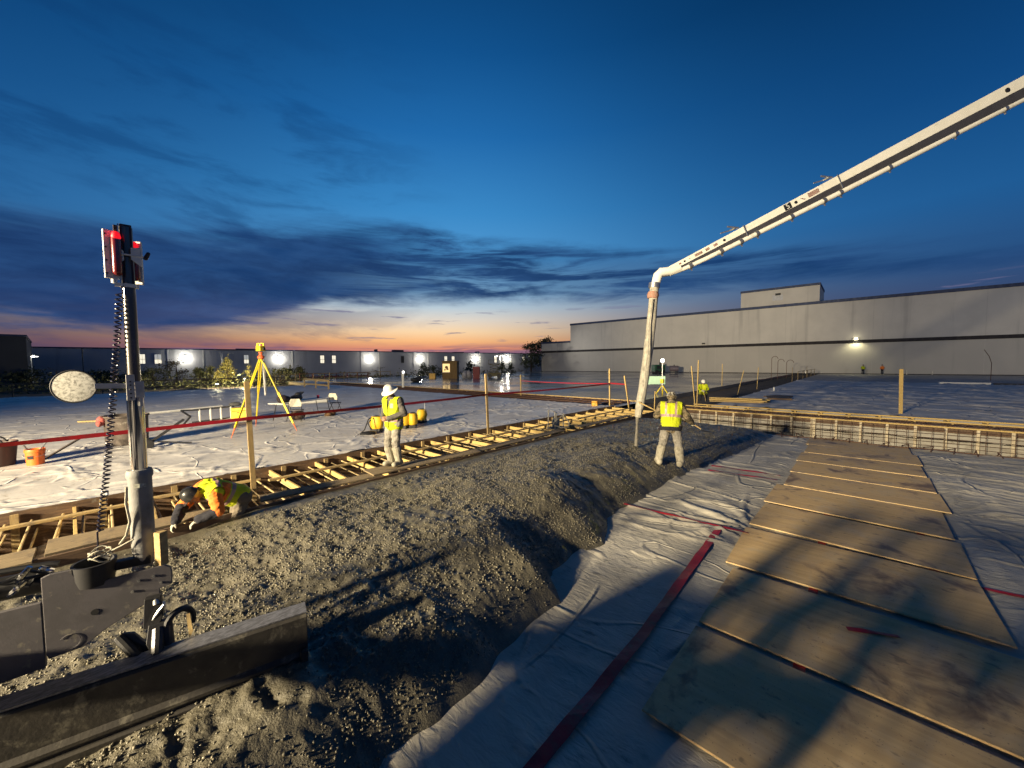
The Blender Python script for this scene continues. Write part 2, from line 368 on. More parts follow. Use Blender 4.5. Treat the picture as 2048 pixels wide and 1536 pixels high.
# ------------------------------------------------------------------ sky (dusk after sunset, cloud deck)
def make_sky():
    w = bpy.data.worlds.new('World'); S.world = w; w.use_nodes = True
    n = NT(w.node_tree); bg = w.node_tree.nodes['Background']
    d = n.new('ShaderNodeTexCoord').outputs['Generated']
    sep = n.new('ShaderNodeSeparateXYZ'); n.l.new(d, sep.inputs[0]); x, y, z = sep.outputs
    el = n.m('MULTIPLY', n.m('ARCSINE', n.m('MAXIMUM', n.m('MINIMUM', z, 1.0), -1.0)), 57.2958)
    az = n.m('SUBTRACT', n.m('MULTIPLY', n.m('ARCTAN2', y, x), 57.2958), 42.3)      # + is towards the sunset and left of it
    def ramp(stops):
        return n.ramp(n.m('DIVIDE', el, 60.0, clamp=True), [(e / 60, srgb(*c)) for e, c in stops])
    A = ramp([(0, (150, 108, 124)), (1.3, (166, 114, 124)), (2.4, (228, 146, 116)), (3.4, (252, 188, 128)), (4.8, (253, 216, 170)), (6.6, (228, 218, 204)), (8.2, (190, 206, 216)), (10.5, (136, 182, 216)), (15, (84, 156, 212)), (21, (60, 138, 200)), (30, (33, 106, 172)), (38, (18, 82, 142)), (48, (7, 54, 100)), (60, (4, 34, 70))])
    B = ramp([(0, (66, 60, 84)), (3, (70, 66, 90)), (6, (52, 70, 108)), (10, (34, 76, 126)), (16, (28, 88, 146)), (25, (13, 68, 124)), (38, (4, 44, 86)), (60, (2, 25, 54))])
    daz = n.m('DIVIDE', n.m('SUBTRACT', az, 13.0), 28.0)
    g = n.m('POWER', 2.71828, n.m('MULTIPLY', n.m('MULTIPLY', daz, daz), -1.0))
    daz2 = n.m('DIVIDE', n.m('SUBTRACT', az, 9.0), 33.0)
    g2 = n.m('POWER', 2.71828, n.m('MULTIPLY', n.m('MULTIPLY', daz2, daz2), -1.0))
    gg = n.mix(n.mr(el, 4.0, 14.0), g, g2)
    base = n.mix(gg, B, A)
    cv = n.new('ShaderNodeCombineXYZ'); n.put(cv.inputs[0], n.m('MULTIPLY', az, .045)); n.put(cv.inputs[1], n.m('MULTIPLY', el, .17)); cv.inputs[2].default_value = 3.7
    cv = cv.outputs[0]
    n1 = n.noise(cv, 1.0, 8, .6, .6); n2 = n.noise(cv, 2.6, 8, .62, .4)
    cw = n.new('ShaderNodeCombineXYZ'); n.put(cw.inputs[0], n.m('MULTIPLY', az, .06)); n.put(cw.inputs[1], n.m('MULTIPLY', el, .62)); cw.inputs[2].default_value = 9.1
    n3 = n.noise(cw.outputs[0], 1.0, 7, .6, .5)
    elw = n.m('ADD', el, n.m('MULTIPLY', n.m('SUBTRACT', n1, .5), 6.5))
    elw = n.m('ADD', elw, n.m('MULTIPLY', n.m('SUBTRACT', n3, .5), 3.0))
    top = n.m('SUBTRACT', 19.0, n.m('MULTIPLY', n.m('ABSOLUTE', n.m('SUBTRACT', az, 15.0)), .125))
    bot = n.mr(az, 18.0, 42.0, 9.4, 4.0)
    deck = n.m('MULTIPLY', n.mr(n.m('SUBTRACT', top, elw), -1.5, 1.8), n.mr(n.m('SUBTRACT', elw, bot), -.8, 1.4))
    holes = n.mr(n3, .44, .62)
    holes = n.m('MULTIPLY', holes, n.mr(az, 30.0, 5.0))
    deck = n.m('MULTIPLY', deck, n.m('SUBTRACT', 1.0, n.m('MULTIPLY', holes, .6)))
    dcol = n.mix(n.mr(az, -30.0, 25.0), srgb(22, 58, 106), srgb(24, 52, 98))
    dcol = n.mix(n.mr(n2, .3, .7), dcol, srgb(38, 74, 124))
    dcol = n.mix(n.m('MULTIPLY', n.mr(el, 9.5, 6.0), gg), dcol, srgb(70, 84, 130))
    col = n.mix(n.m('MULTIPLY', deck, .96), base, dcol)
    wisps = n.m('MULTIPLY', n.mr(n.noise(cv, 1.7, 7, .6, .3), .46, .66), n.m('MULTIPLY', n.mr(el, 44.0, 24.0), n.mr(az, 4.0, 30.0)))
    col = n.mix(n.m('MULTIPLY', wisps, .42), col, srgb(12, 54, 106))
    low = n.m('MULTIPLY', n.mr(n3, .46, .56), n.m('MULTIPLY', n.mr(el, 3.4, 2.0), n.mr(el, -1.0, .5)))
    col = n.mix(n.m('MULTIPLY', low, .75), col, srgb(122, 94, 122))
    lc2 = n.m('MULTIPLY', n.mr(n.noise(cw.outputs[0], 1.9, 6, .55, .3), .60, .68), n.m('MULTIPLY', n.mr(el, 9.0, 7.0), n.mr(el, 2.4, 4.5)))
    lc2 = n.m('MULTIPLY', lc2, n.m('SUBTRACT', 1.0, deck))
    col = n.mix(n.m('MULTIPLY', lc2, .7), col, srgb(110, 108, 142))
    col = n.mix(n.mr(el, -.5, -4.0), col, (.01, .01, .015, 1))
    n.put(bg.inputs[0], col); bg.inputs[1].default_value = 1.0
make_sky()

# ------------------------------------------------------------------ lights
def spot(name, loc, aim, power, ang, blend=.4, radius=.2, col=(1, .82, .54)):
    L = bpy.data.lights.new(name, 'SPOT'); L.energy = power; L.spot_size = R(ang); L.spot_blend = blend
    L.shadow_soft_size = radius; L.color = col
    o = bpy.data.objects.new(name, L); COL.objects.link(o); o.location = loc
    o.rotation_euler = (Vector(aim) - Vector(loc)).to_track_quat('-Z', 'Y').to_euler(); return o
def bulb(name, loc, power, col=(1, .93, .8), radius=.1):
    L = bpy.data.lights.new(name, 'POINT'); L.energy = power; L.shadow_soft_size = radius; L.color = col
    o = bpy.data.objects.new(name, L); COL.objects.link(o); o.location = loc; return o
KX, KY = -16.0, 6.0
spot('flood_head_wide', (KX, KY - .75, 5.4), (14, 5, 0), 33000, 144, .55, .32)
spot('flood_head_wide', (KX, KY + .75, 5.1), (14, 5, 0), 33000, 144, .55, .32)
spot('added_wall_beam', (KX, KY + .5, 5.6), (95, 24, 11.5), 190000, 30, 1.0, .16, (1, .84, .58))  # narrow beam added to brighten the far warehouse wall
spot('added_wall_fill', (58, -36, 8.5), (95.5, -14, 6), 10000, 80, 1.0, .3, (1, .93, .82))  # unseen lamp added to brighten the right part of the warehouse wall

# ------------------------------------------------------------------ ground and slabs
g = MB(); g.add([(-400, -400, -.95), (700, -400, -.95), (700, 900, -.95), (-400, 900, -.95)], [(0, 1, 2, 3)])
tag(g.build('ground', EARTH), None, None, kind='structure')
b = MB(); b.span((-40, 9.76, -.7), (18.55, 47.3, -.012)); tag(b.build('slab_left', SLABD), None, None, kind='structure')
b = MB(); b.span((22.25, 9.86, -.7), (95.2, 66, 0)); b.span((40, 66, -.7), (95.2, 74.2, -.002)); tag(b.build('slab_wet', SLABW), None, None, kind='structure')
b = MB(); b.span((22.25, -60, -.7), (95.2, 5.85, -.012)); tag(b.build('slab_right', SLABD), None, None, kind='structure')

def z_left(X, Y):
    near = sstep(22, 10, Y)
    w = fbm(X * .35, Y * .35, 3, 3) * 2.2
    z = .018 * crease(X * .16 + w * .15, Y * .75 + w, 11, .03) + .02 * crease(X * .35 + w, Y * .9 - w * .6, 21, .03) * (fbm(X * .3, Y * .3, 5) > .45)
    z = z + near * (.020 * crease(X * .8 + w, Y * .8 + w * .5, 31, .035) * sstep(.42, .6, fbm(X * .5, Y * .6, 8)) + .02 * crease(X * .45 - w * .4, Y * 1.5 + w, 41, .03) * sstep(.4, .55, fbm(X * .4 + 9, Y * .5, 9)))
    z = z + near * .015 * crease(X * 1.1 + w * 1.5, Y * 1.3 - w, 33, .028) * sstep(.40, .52, fbm(X * .45 + 3, Y * .45, 10)) + .022 * crease(X * .5 + w, Y * .5 + w * 1.3, 34, .02)
    ang = np.arctan2(Y - 10.6, X - 9.2); rr = np.hypot(Y - 10.6, X - 9.2)
    z = z + .03 * np.exp(-(rr / 1.5) ** 2) * crease(ang * 2.2, rr * .25, 51, .06)
    z = z + .005 * fbm(X * 2.2, Y * 2.2, 61, 3) + .02 * fbm(X * .25, Y * .25, 63, 2)
    return .002 + z
ys = np.concatenate([np.arange(9.66, 20, .04), np.arange(20, 30, .08), np.arange(30, 47.2, .16)])
o = heightfield('plastic_sheet', np.arange(-9, 18.5, .05), ys, z_left, SHEET)
tag(o, 'white wrinkled plastic sheet covering the left slab, with tripod and buckets on it', 'plastic sheet')
def z_right(X, Y):
    w = fbm(X * .3, Y * .3, 13, 3) * 2
    z = .07 * crease(X * .25 + w * .4, Y * .5 + w, 15, .03) + .05 * crease(X * .6 + w, Y * .35 - w, 16, .03) + .04 * crease(X * .12, Y * .6 + w, 25, .03)
    return .002 + z + .03 * fbm(X * 1.1, Y * 1.1, 65, 4)
o = heightfield('plastic_sheet', np.arange(22.3, 58.5, .12), np.arange(-34, 5.8, .1), z_right, SHEET2)
tag(o, 'shiny plastic sheet over the far right slab behind the rebar bulkhead', 'plastic sheet')

FLOOR = -.42
def floor_drop(X): return FLOOR - .45 * sstep(16.9, 18.3, X)
def z_floor(X, Y):
    w = fbm(X * .5, Y * .5, 17, 3) * 1.6
    nr = .6 + .5 * sstep(3.0, 4.6, X); path = 1 - .85 * (sstep(1.42, 1.2, Y) * sstep(-1.42, -1.2, Y))
    z = .028 * crease(X * 1.3 + w, Y * .40 + w * .6, 27, .035) + .022 * crease(X * 2.4 - w * .5, Y * .8 + w, 37, .045) * sstep(.4, .55, fbm(X * .6, Y * .6, 18))
    z = z + .009 * crease(X * 5 + w * 3, Y * 3.2 - w * 2, 39, .06) * sstep(.45, .6, fbm(X * .9, Y * .9, 20)) + .016 * crease(X * 3.0 + w * 2, Y * 1.6 - w, 38, .05) * sstep(.45, .6, fbm(X * .8 + 4, Y * .8, 19))
    ang = np.arctan2(Y - 1.2, X - 7.0); rr = np.hypot(Y - 1.2, X - 7.0)
    z = z + .045 * crease(ang * 2.6, rr * .3, 57, .06) * np.exp(-((rr - .8) / .9) ** 2) * (Y > 1.2)
    ang = np.arctan2(Y + 1.2, X - 10.0); rr = np.hypot(Y + 1.2, X - 10.0)
    z = z + .03 * crease(ang * 3.0, rr * .2, 58, .06) * np.exp(-(rr / 4) ** 2) * (Y < -1.2)
    z = z + .035 * crease(X * .9 + w * .4, Y * .16, 47, .04) * (Y < -1.0) + .010 * fbm(X * 3, Y * 3, 67, 4)
    return floor_drop(X) + z * nr * path * .8
o = heightfield('vapour_barrier', np.concatenate([np.arange(-2, 9, .03), np.arange(9, 19.6, .05)]), np.concatenate([np.arange(-12, -5, .12), np.arange(-5, 7.0, .03)]), z_floor, BARRIER)
tag(o, 'dusty grey plastic vapour barrier under the plywood path, with red tape seams', 'plastic sheet')
# trenches
def z_tr(X, Y): return -.62 + .10 * fbm(X * 1.2, Y * 1.2, 71, 4)
o = heightfield('trench_floor', np.arange(-9, 22.2, .12), np.arange(7.0, 9.8, .12), z_tr, SOIL); tag(o, None, None, kind='structure')
def z_tr2(X, Y): return -.40 + .14 * fbm(X * .9, Y * .9, 72, 4)
o = heightfield('trench_earth', np.arange(22.2, 95, .3), np.arange(5.8, 9.9, .2), z_tr2, SOIL); tag(o, None, None, kind='structure')
def z_tr3(X, Y): return -.09 + .03 * fbm(X * 1.5, Y * 1.5, 73, 4)
o = heightfield('strip_floor', np.arange(18.5, 22.3, .1), np.arange(9.7, 62, .2), z_tr3, SHEET); tag(o, None, None, kind='structure')
o = heightfield('bulkhead_floor', np.arange(19.5, 22.3, .1), np.arange(-14, 7.1, .15), lambda X, Y: -.5 + .12 * fbm(X * 1.5, Y * 1.5, 74, 4), SOIL); tag(o, None, None, kind='structure')

# ------------------------------------------------------------------ fresh concrete
EX = np.array([-4, .5, 1.4, 2.45, 3.0, 3.42, 3.75, 4.4, 5.0, 5.7, 6.4, 7.5, 8.8, 10.0, 10.8, 13, 15, 16.6, 17.4])
EY = np.array([1.9, 2.05, 2.22, 2.36, 2.40, 2.35, 2.75, 2.80, 2.66, 2.95, 3.12, 3.05, 3.08, 2.9, 2.8, 2.55, 2.35, 2.2, 3.5])
MOUNDS = [(2.6, 4.5, 1.3, .10), (4.6, 4.9, 1.1, .20), (5.5, 4.0, .7, .16), (6.7, 5.0, .8, .22), (7.0, 3.9, .55, .14), (8.1, 4.5, .6, .26), (9.3, 4.6, .65, .30), (9.0, 3.5, .5, .12), (10.2, 5.2, .7, .12), (3.4, 3.6, .7, .08), (8.6, 5.7, .9, .10)]
def z_conc(X, Y):
    ye = np.interp(X, EX, EY) + .10 * (fbm(X * 1.6, Y * 0 + 3, 81, 3) - .5) * 2
    d = Y - ye
    e = 1 - (1 - np.clip(d / 1.35, 0, 1)) ** 2.3
    t = np.interp(X, [-4, .8, 1.6, 9.6, 11.2, 13, 16, 17], [.28, .30, .40, .40, .40, .37, .32, .12])
    bmp = .16 * (fbm(X * .9, Y * .9, 83, 3) - .5)
    for mx, my, r, h in MOUNDS: bmp = bmp + h * (.25 if mx > 8.5 else .6 if mx > 6.2 else 1) * np.exp(-((X - mx) ** 2 + (Y - my) ** 2) / r ** 2)
    bmp = bmp * np.interp(X, [9.8, 11.5], [1, .25])
    lv = sstep(6.9, 6.5, Y)                       # levelled strip along the form
    bmp = bmp * (.15 + .85 * lv)
    rough = np.interp(X, [9.4, 11.2], [1, .85]) * (.2 + .8 * lv)
    bil = lambda s, sd: 1 - np.abs(2 * fbm(X * s, Y * s, sd, 2, .4) - 1) * 2.2
    lump = (.030 * bil(2.6, 85) + .016 * bil(8, 86)) * (.3 + 1.2 * fbm(X * .7, Y * .7, 84, 2)) + (.022 * fbm(X * 16, Y * 16, 87, 4, .6)) + .009 * vn(X * 40, Y * 40, 88)
    z = FLOOR - .03 + e * (t + bmp + .03) + e * rough * (lump - .03)
    z = np.where(d < 0, FLOOR - .12, z)
    z = np.minimum(z, .26)
    return z + np.where(X > 16.6, -.5 * sstep(16.4, 17.4, X), 0)
xs = np.concatenate([np.arange(-2.5, 6.0, .02), np.arange(6.0, 10.5, .026), np.arange(10.5, 17.3, .05)])
o = heightfield('wet_concrete', xs, np.arange(1.7, 7.04, .021), z_conc, CONC, keep=lambda X, Y: Y > np.interp(X, EX, EY) - .25)
tag(o, None, None, kind='stuff')
def pebbles():
    t = (1 + 5 ** .5) / 2
    ico = np.array([(-1, t, 0), (1, t, 0), (-1, -t, 0), (1, -t, 0), (0, -1, t), (0, 1, t), (0, -1, -t), (0, 1, -t), (t, 0, -1), (t, 0, 1), (-t, 0, -1), (-t, 0, 1)]) / 1.9
    fc = np.array([(0, 11, 5), (0, 5, 1), (0, 1, 7), (0, 7, 10), (0, 10, 11), (1, 5, 9), (5, 11, 4), (11, 10, 2), (10, 7, 6), (7, 1, 8), (3, 9, 4), (3, 4, 2), (3, 2, 6), (3, 6, 8), (3, 8, 9), (4, 9, 5), (2, 4, 11), (6, 2, 10), (8, 6, 7), (9, 8, 1)])
    X = []; Y = []
    N = 210000
    x = rng.uniform(-.6, 15.8, N); y = rng.uniform(1.9, 6.85, N)
    w = np.interp(x, [0, 4, 10.4, 15.8], [1, .75, .35, .3]) * np.where(y > 6.65, .25, 1) * (.15 + 1.1 * sstep(.32, .62, fbm(x * 1.3, y * 1.3, 91, 4)))
    k = (y > np.interp(x, EX, EY) + .10) & (rng.random(N) < w * .55)
    x = x[k]; y = y[k]; z = z_conc(x, y); n = len(x)
    r = .0036 + .0092 * rng.random(n) ** 1.7 + .005 * (rng.random(n) < .03)
    sc = rng.uniform(.7, 1.3, (n, 1, 3)) * r[:, None, None]
    a = rng.uniform(0, 2 * PI, n); c, s = np.cos(a), np.sin(a); b2 = rng.uniform(0, 2 * PI, n); c2, s2 = np.cos(b2), np.sin(b2)
    Rz = np.zeros((n, 3, 3)); Rz[:, 0, 0] = c; Rz[:, 0, 1] = -s; Rz[:, 1, 0] = s; Rz[:, 1, 1] = c; Rz[:, 2, 2] = 1
    Rx = np.zeros((n, 3, 3)); Rx[:, 0, 0] = 1; Rx[:, 1, 1] = c2; Rx[:, 1, 2] = -s2; Rx[:, 2, 1] = s2; Rx[:, 2, 2] = c2
    P = np.einsum('nij,nvj->nvi', Rz @ Rx, ico[None] * sc) + np.stack([x, y, z + r * .25], -1)[:, None]
    q = (fc[None] + (np.arange(n) * 12)[:, None, None]).reshape(-1, 3)
    o = npmesh('concrete_aggregate', P.reshape(-1, 3), q, PEB, smooth=True)
    tag(o, None, None, kind='stuff')
pebbles()

# ------------------------------------------------------------------ trench formwork
fw = empty('trench_formwork', (0, 0, 0), 'long timber trench formwork with yellow spreader boards between left slab and wet concrete', 'formwork')
MB().span((-9, 9.61, -.62), (18.5, 9.652, .03)).build('form_board', FORMB, fw, bevel=.004)
MB().span((-9, 7.045, -.45), (19.2, 7.085, .02)).build('form_board', FORMB, fw, bevel=.004)
sx = [-3.4, -2.4, -1.4, -.35, .55, 1.62, 2.5, 3.46, 4.24, 5.06, 5.9, 6.8, 7.6, 8.5, 9.4, 10.3, 11.2, 12.1, 13.0, 13.9, 14.8, 15.7, 16.6, 17.5, 18.3]
for i, x in enumerate(sx):
    t = random.uniform(-.10, .10); z0 = -.09 + random.uniform(-.015, .015)
    MB().beam((x, 9.60, z0), (x + t + .02, 7.10 + random.uniform(0, .12), z0 - .03), .04, .10).build('spreader', PINE, fw, bevel=.003)
for x in np.arange(-8.6, 18.4, .93):
    MB().box((x + .2, 9.57, -.30), (.085, .045, .60)).build('stake', POSTM, fw)
for x in np.arange(-2.2, 18.4, 1.86):
    MB().box((x + .5, 7.13, -.30), (.085, .045, .58)).build('stake', POSTM, fw)
for (a, c) in (((-6, 8.80, .0), (.55, 8.86, .0)), ((.5, 8.92, .01), (2.12, 8.80, .01)), ((2.2, 8.55, .015), (7.4, 8.66, .015)), ((7.6, 8.5, .015), (13.0, 8.62, .015)), ((13.2, 8.5, .015), (18.4, 8.55, .015))):
    MB().beam(a, c, .085, .04).build('stringer', PINEX, fw, bevel=.003)
m = MB()
for x in np.arange(-3.2, 18.6, .27):
    for dz in (-.14, -.30):
        yy = random.uniform(7.4, 8.4) if dz < -.3 else random.uniform(7.12, 7.6)
        m.tube([(x + random.uniform(-.03, .03), 9.6, dz), (x + random.uniform(-.06, .06), yy, dz - .03)], .016, 6)
tag(m.build('dowel_bars', mat('pale_dowels', (.56, .44, .22), (.34, .25, .12), 6, rough=.7)), 'rows of steel dowel bars poking from the left slab edge into the timber trench', 'rebar')
def plank(name, pts, z, th, label, m=PLANK):
    a, b_, c, d = [Vector((p[0], p[1], z)) for p in pts]
    o = MB().prism([a, b_, c, d], (0, 0, -th)).build(name, m, bevel=.004)
    return tag(o, label, 'plank', 'planks laid over the trench')
plank('wooden_plank', [(1.75, 7.27), (3.86, 7.13), (3.9, 7.43), (1.8, 7.60)], .035, .032, 'worn walkway plank over the trench between crouching worker and man in white hat')
plank('wooden_plank', [(3.66, 7.14), (6.5, 7.03), (6.55, 7.33), (3.7, 7.66)], .075, .032, 'walkway plank over the trench that the man in white hat stands on')
plank('wooden_plank', [(6.3, 7.2), (10.6, 7.28), (10.6, 7.60), (6.3, 7.52)], .038, .032, 'walkway plank over the trench beyond the man in white hat, under small pump')
plank('wooden_plank', [(-.52, 7.13), (1.28, 7.16), (1.28, 7.46), (-.52, 7.72)], .036, .032, 'worn plank over the trench behind the screed mast')
plank('wooden_plank', [(-3.2, 6.98), (-.60, 7.0), (-.60, 7.5), (-3.2, 7.55)], .034, .032, 'broad old plank at the left picture edge over the trench', PLANK)
plank('wooden_plank', [(11.5, 7.25), (15.5, 7.2), (15.5, 7.46), (11.5, 7.52)], .036, .032, 'walkway plank over the trench just left of the hanging concrete hose')
# far dowel strip
ds = empty('dowel_strip_formwork', (18.6, 9.7, 0), 'pale strip of formwork with dowel bars between the plastic covered slab and the wet slab', 'formwork')
MB().span((-.04, .05, -.4), (.0, 51, -.005)).build('form_board', PINEX, ds)
MB().span((3.56, .2, -.4), (3.62, 51, .012)).build('form_board', PINEX, ds)
m = MB()
for y in np.arange(.4, 40, .42):
    m.tube([(-.2, y, -.02), (3.0 + random.uniform(-.4, .4), y + random.uniform(-.1, .1), -.03)], .035, 5)
for x in (.7, 1.7, 2.7): m.tube([(x, .3, .02), (x, 40, .02)], .03, 5)
m.build('dowel_lattice', RUST, ds)

# ------------------------------------------------------------------ right bulkhead
bh = empty('bulkhead_formwork', (19.65, 0, 0), 'timber bulkhead of three pale rails on stakes along the far end of the pour', 'formwork')
for x, z, w in ((0, .0, .05), (1.35, .03, .06), (2.35, .03, .06)):
    MB().beam((x, 6.9 - x * .1, z), (x, -14, z), w, .05).build('rail', PINE, bh, bevel=.004)
for y in np.arange(6.4, -13, -.72):
    wide = abs(y - 1.36) < .3
    MB().box((.05, y, -.43), (.045, .16 if wide else .075, .85)).build('stake', mat('bulkhead_stake', (.66, .58, .42), (.52, .44, .30), 5, (6, 6, 1), .8, dirt=(.25, .2, .14), dscale=5), bh)
for y in np.arange(6.0, -13, -.95):
    MB().box((2.42, y, -.16), (.05, .08, .36)).build('stake', PINE, bh)
    MB().beam((1.35, y, -.02), (2.35, y + .1, -.02), .05, .04).build('spreader', PINEX, bh)
MB().span((.16, 6.8, -.86), (.2, -14, -.04)).build('backing_sheet', mat('pale_backing', (.44, .42, .36), (.30, .28, .24), 3, (1, .4, 3), rough=.7, dirt=(.2, .17, .13), dscale=2.5, dlo=.5), bh)
m = MB()
for y in np.arange(6.8, -13, -.30): m.tube([(19.50, y, -.9), (19.50, y + random.uniform(-.02, .02), -.03)], .008, 5)
for z in (-.80, -.66, -.52, -.38, -.24, -.10): m.tube([(19.48, 6.8, z), (19.48, -13, z)], .009, 5)
MB().span((.08, 6.8, -.20), (.14, -14, -.05)).build('waler', FORMB, bh)
tag(m.build('rebar_mesh', RUST), 'upright rusty rebar mesh standing in front of the pale bulkhead', 'rebar')
m = MB()
for k, y in enumerate(np.arange(6.6, -12.5, -.55)):
    m.tube([(20.0, y, -.3), (20.6, y - .27, -.03), (21.2, y, -.3), (21.6, y - .3, -.03)], .022, 5)
    m.tube([(20.3, y, -.3), (20.3, y - .27, -.02), (20.3, y - .55, -.3)], .022, 5)
m.tube([(20.3, 6.6, -.02), (20.3, -12.5, -.02)], .02, 5); m.tube([(21.1, 6.6, -.04), (21.1, -12.5, -.04)], .02, 5)
tag(m.build('rebar_truss', RUST), 'zigzag dark rebar supports lying between the bulkhead rails', 'rebar')
m = MB()
for k in range(3):
    x0 = 16.7 + k * .28
    m.tube([(x0 + .06 * math.sin(y * 1.7 + k), y, -.36 - k * .08 + .02 * math.sin(y * 3)) for y in np.arange(2.2, -12, -.5)], .018, 5)
for y in np.arange(2.0, -12, -.45):
    m.tube([(16.5, y, -.40), (16.75, y + random.uniform(-.1, .1), -.27), (17.3, y + random.uniform(-.1, .1), -.40), (17.5, y, -.7)], .014, 5)
tag(m.build('rebar_cage', RUST), 'tangle of dark rebar lying along the lip of the floor below the bulkhead', 'rebar')
m = MB()
for i in range(46):
    x = random.uniform(11, 16.2); y = random.uniform(3.0, 6.8); h = random.uniform(.25, .5)
    m.tube([(x, y, -.4), (x, y, -.4 + h)], .009, 5)
for i in range(9): m.tube([(10.8, 5.6 + i * .15, -.10 - i * .005), (16.4, 5.6 + i * .15, -.12)], .011, 5)
tag(m.build('rebar_mat', RUST), 'rebar mat and upright bars half sunk in the wet concrete beyond the hose', 'rebar')

# ------------------------------------------------------------------ plywood path and red tape
pe = [16.75, 15.46, 13.98, 12.66, 11.26, 9.90, 8.42, 7.0, 5.42, 3.97]
gaps = [.05, .09, .05, .07, .06, .09, .14, .18, .10, .0]
pw = [pe[i] - pe[i + 1] - gaps[i] for i in range(9)] + [1.27]
pln = ['farthest plywood sheet of the path, at the rebar bulkhead', 'second farthest plywood sheet, raised corner at its right end', 'third farthest plywood sheet of the path, counted from the bulkhead', 'fourth farthest plywood sheet of the path, counted from the bulkhead',
       'plywood sheet with a dark damp stain in the middle of the path', 'plywood sheet just beyond the stained one\'s near neighbour, above the red tape patches', 'sunlit-looking pale plywood sheet just above the long red seam tape', 'plywood sheet crossed by the long diagonal shadow, below the red seam tape', 'plywood sheet with a red streak lying on it, in deep shadow', 'nearest large plywood sheet in the lower right corner']
pln[5] = 'sixth plywood sheet from the bulkhead, red tape showing at its near edge'
pln[6] = 'seventh plywood sheet from the bulkhead, touching the red seam tape'
for i, (x, w) in enumerate(zip(pe, pw)):
    p = MB(); p.cur = 0; p.box((0, 0, 0), (w, 2.40, .018))
    o = p.build('plywood_sheet', PLY, bevel=.002)
    o.location = (x - w / 2, .02 + random.uniform(-.08, .08), FLOOR + .034 + .003 * (i % 3)); o.rotation_euler = (random.uniform(-.004, .004), random.uniform(-.012, .006), random.uniform(-.026, .026))
    tag(o, pln[i], 'plywood sheet', 'plywood sheets laid as a path')
def tape_strip(pts, w, label, z=FLOOR + .027):
    m = MB(); P = [Vector(p) for p in pts]; vs = []
    # resample and lie on the sheet
    seg = []
    for a, b_ in zip(P, P[1:]):
        k = max(2, int((b_ - a).length / .12))
        seg += [a.lerp(b_, i / k) for i in range(k)]
    seg.append(P[-1])
    for i, p in enumerate(seg):
        d = (seg[min(i + 1, len(seg) - 1)] - seg[max(i - 1, 0)]).normalized(); nrm = Vector((-d.y, d.x))
        ww = w * (.93 + .14 * random.random()) / 2
        for sgn in (-1, 1):
            q = p + nrm * ww * sgn
            vs.append((q.x, q.y, z + .006 * math.sin(i * .9 + sgn) + random.uniform(-.003, .003)))
    n = len(seg)
    up = [(v[0], v[1], v[2] + .003) for v in vs]
    fs = [(2 * i, 2 * i + 1, 2 * i + 3, 2 * i + 2) for i in range(n - 1)] + [(2 * n + 2 * i + 2, 2 * n + 2 * i + 3, 2 * n + 2 * i + 1, 2 * n + 2 * i) for i in range(n - 1)]
    m.add(vs + up, fs)
    o = m.build('seam_tape', RED); return tag(o, label, 'tape', 'red seam tape on the plastic')
tape_strip([(1.2, 1.52), (3.5, 1.50), (6.62, 1.60)], .10, 'broad red tape running up the plastic left of the plywood path')
tape_strip([(6.6, 3.3), (6.72, 1.2)], .05, 'thin red seam tape between concrete edge and plywood path', FLOOR + .048)
tape_strip([(6.66, 1.2), (6.98, -1.5), (7.3, -6)], .05, 'red seam tape running off to the right between two plywood sheets', FLOOR + .02)
tape_strip([(2.0, .30), (16.6, .42)], .09, 'red tape showing only in the gaps down the middle of the plywood path', FLOOR + .012)
tape_strip([(6.9, -.78), (16.6, -.72)], .09, 'red tape showing in the gaps near the right ends of the plywood sheets', FLOOR + .012)
tape_strip([(10.6, 2.75), (10.7, 1.3)], .07, 'wrinkled red tape on the plastic beside the far plywood sheets', FLOOR + .046)
tape_strip([(10.1, 2.7), (10.25, 1.3)], .05, 'narrow red tape on the plastic nearer than the wrinkled one', FLOOR + .046)
tape_strip([(4.9, .02), (5.08, -.35)], .05, 'short torn red strip lying on a shaded plywood sheet', FLOOR + .058)


# ------------------------------------------------------------------ laser screed head with its mast
PD = Vector((-.97, .24, 0)).normalized(); PN = Vector((PD.y, -PD.x, 0)); P0 = Vector((.33, 3.73, 0))
if PN.y > 0: PN = -PN                                    # PN points towards the viewer
def mp(s, z, n=0): return P0 + PD * s + PN * n + Vector((0, 0, z))
sc = empty('laser_screed', (0.2, 3.8, 0), 'grey laser screed head with tall mast, red receivers, round disc and plough beam', 'laser screed')
def spart(m, name, mt, smooth=False, bevel=0, parent=None):
    o = m.build(name, mt, parent if parent is not None else sc, smooth, bevel)
    if parent is None: o.matrix_parent_inverse = Matrix.Translation((-.2, -3.8, 0))
    return o
plate = [(.655, .899), (.615, .915), (.515, .914), (.512, .882), (.499, .85), (.467, .808), (.42, .786), (.394, .787), (.227, .801), (.056, .808), (.024, .783), (.017, .75), (.02, .655), (.087, .64), (.092, .585), (.204, .535), (.365, .454), (.486, .366), (.645, .349), (.655, .384)]
m = MB().prism([mp(s, z) for s, z in plate], -PN * .022); pl = spart(m, 'side_plate', GREYP, bevel=.004)
m = MB()
for s, z in ((.116, .744), (.196, .736), (.08, .683), (.232, .667)):
    m.tube([mp(s, z, .001), mp(s, z, .009)], .0095, 6)
spart(m, 'bolt_heads', STEEL, True, parent=pl)
m = MB().tube([mp(.422, .588, -.001), mp(.422, .588, .003)], .021, 14); spart(m, 'plate_hole', BLACK, parent=pl)
m = MB().tube([mp(.545, .43, .003) + PD * .05 * math.cos(a) + Vector((0, 0, .05 * math.sin(a))) for a in np.linspace(.6, 5.2, 16)], .002, 5); spart(m, 'weld_bead', GREYP, True, parent=pl)
